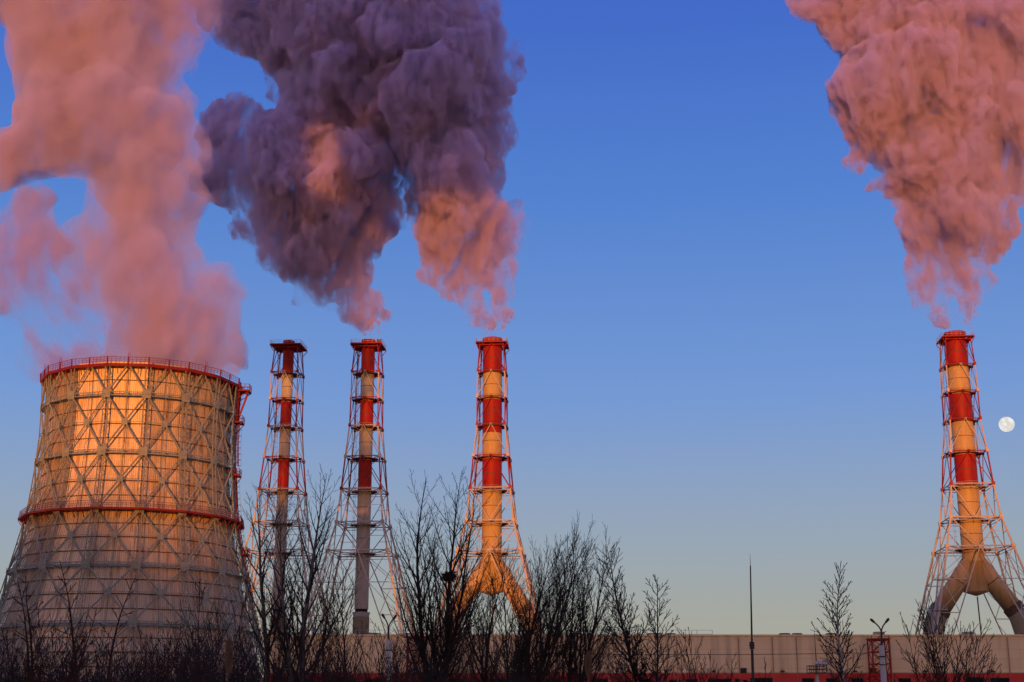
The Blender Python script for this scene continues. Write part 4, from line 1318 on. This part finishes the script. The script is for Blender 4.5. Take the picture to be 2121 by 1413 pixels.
# bare shrubs of the thicket: a few kinds, copied
protos = []
for v in range(7):
    random.seed(70 + v)
    t = empty('bare_shrub', (0, 0, -50))
    tm, cm = MB(), MB()
    ns = 6 + v % 3
    for q in range(ns):
        a = rnd(0, 6.28); tl = rnd(.05, .38)
        d = Vector((cos(a) * sin(tl), sin(a) * sin(tl), cos(tl)))
        L = rnd(3.6, 5.2); c = dict(SHRUB); c['H'] = L
        grow(tm, cm, Vector((cos(a) * .25, sin(a) * .25, 0)), d, L, rnd(.022, .045), 0, c)
    tm.build('stems', B if v % 3 else BR, t, smooth=True); cm.build('twigs', B if v % 3 else BR, t)
    protos.append(t)
random.seed(99)
ZONES = [(-40, 540, 52, "tangled bare shrub in the thicket before the cooling tower's foot", 'thicket shrubs before the cooling tower', 1.0),
         (540, 840, 19, "tangled bare shrub in the thicket below the two shaded smokestacks", 'thicket shrubs below the shaded smokestacks', .98),
         (840, 1120, 12, "tangled bare shrub in the thicket among the big trees and willows", 'thicket shrubs among the willows', .95),
         (1120, 1460, 14, "low bare shrub before the red base between willows and mast", 'low shrubs before the red base', .74)]
n_ = 0; used = set()
for (xa, xb, cnt, lab, grp, sc_) in ZONES:
    for i in range(cnt):
        px = lerp(xa, xb, (i + rnd(0, 1)) / cnt); D_ = rnd(44, 74)
        v = n_ % len(protos); n_ += 1
        o = protos[v] if v not in used else copy_tree(protos[v])
        used.add(v)
        b = W(px, 1413, D_)
        k = sc_ * rnd(.78, 1.12) * (0.72 + .28 * D_ / 60)
        o.location = (b.x, D_, 0); o.rotation_euler = (0, 0, rnd(0, 6.28)); o.scale = (k, k, k)
        tag(o, lab, 'shrub', grp)

# undergrowth: a mass of crossing twigs nobody could count
random.seed(7)
ug = MB()
for i in range(5200):
    px = rnd(-60, 1120) if i % 5 else rnd(1100, 1500)
    D_ = rnd(60, 84); b = W(px, 1413, D_)
    H = rnd(2.2, 4.3) if px < 1120 else rnd(2.0, 3.3)
    a = rnd(0, 6.28); l = rnd(.05, .5)
    p = Vector((b.x, D_, rnd(0, 1.0))); q = p + Vector((cos(a) * l * H, sin(a) * l * H, (H - p.z) * .9))
    mid = p.lerp(q, .5) + Vector((rnd(-.15, .15), rnd(-.15, .15), rnd(0, .1)))
    ug.path([p, mid, q], [.022, .016, .008], n=3)
    for _ in range(2):
        f_ = rnd(.3, .8); s_ = p.lerp(q, f_); e_ = s_ + Vector((rnd(-.5, .5), rnd(-.3, .3), rnd(.2, .8)))
        ug.path([s_, e_], [.012, .007], n=3)
tag(ug.build('undergrowth', B), kind='stuff')

# bird nest in the fork
random.seed(3)
nb = MB(); nc = W(918, 1203, 60)
_tr = [c for c in nest_tree.children if c.name.startswith('trunk')][0]
_c = [v.co + nest_tree.location for v in _tr.data.vertices]
_c = sorted(_c, key=lambda q: abs(q.z - nc.z) * 3 + abs(q.x - nc.x))[:6]
nc = sum(_c, Vector()) / 6
for i in range(260):
    a = rnd(0, 6.28); rr = rnd(.08, .22)
    c = Vector((cos(a) * rr, sin(a) * rr, rnd(-.16, .14) + .12 * (rr / .3))); d = Vector((-sin(a), cos(a), rnd(-.4, .4))) * rnd(.12, .28) + Vector((cos(a), sin(a), 0)) * rnd(-.1, .1)
    nb.tube(c - d, c + d, .011, n=3)
tag(nb.build('bird_nest', B, loc=nc), "round dark twig nest high in the tall bare tree", 'nest')

# dry reeds close to the camera
def reed(label, px, ytop, yhead, D, lean, seed):
    random.seed(seed)
    b = W(px, ytop, D); t = tag(empty('reed', (b.x, D, 0)), label, 'reed', 'dry reeds near the camera')
    st = MB(); st.path([(-lean, 0, 0), (-lean * .3, 0, b.z * .6), (0, 0, b.z - .05)], [.005, .004, .002], n=5); st.build('stem', M['reed'], t)
    hd = MB(); z0 = W(px, yhead, D).z
    for i in range(420):
        f_ = rnd(0, 1); z = lerp(z0, b.z, f_); wdt = .024 * sin(pi * min(1, .12 + f_ * .9)) ** .7
        a = rnd(0, 6.28); s_ = Vector((0, 0, z)); e = s_ + Vector((cos(a) * wdt, sin(a) * wdt, .03))
        hd.path([s_, e], [.0022, .0012], n=3)
    hd.build('seed_head', M['reed'], t)
reed("blurred dry reed head in front of the cooling tower's right foot", 476, 1325, 1400, 8, .05, 1)
reed("blurred dry reed head near the foot of the leaning willows", 1218, 1358, 1405, 8.5, -.05, 2)
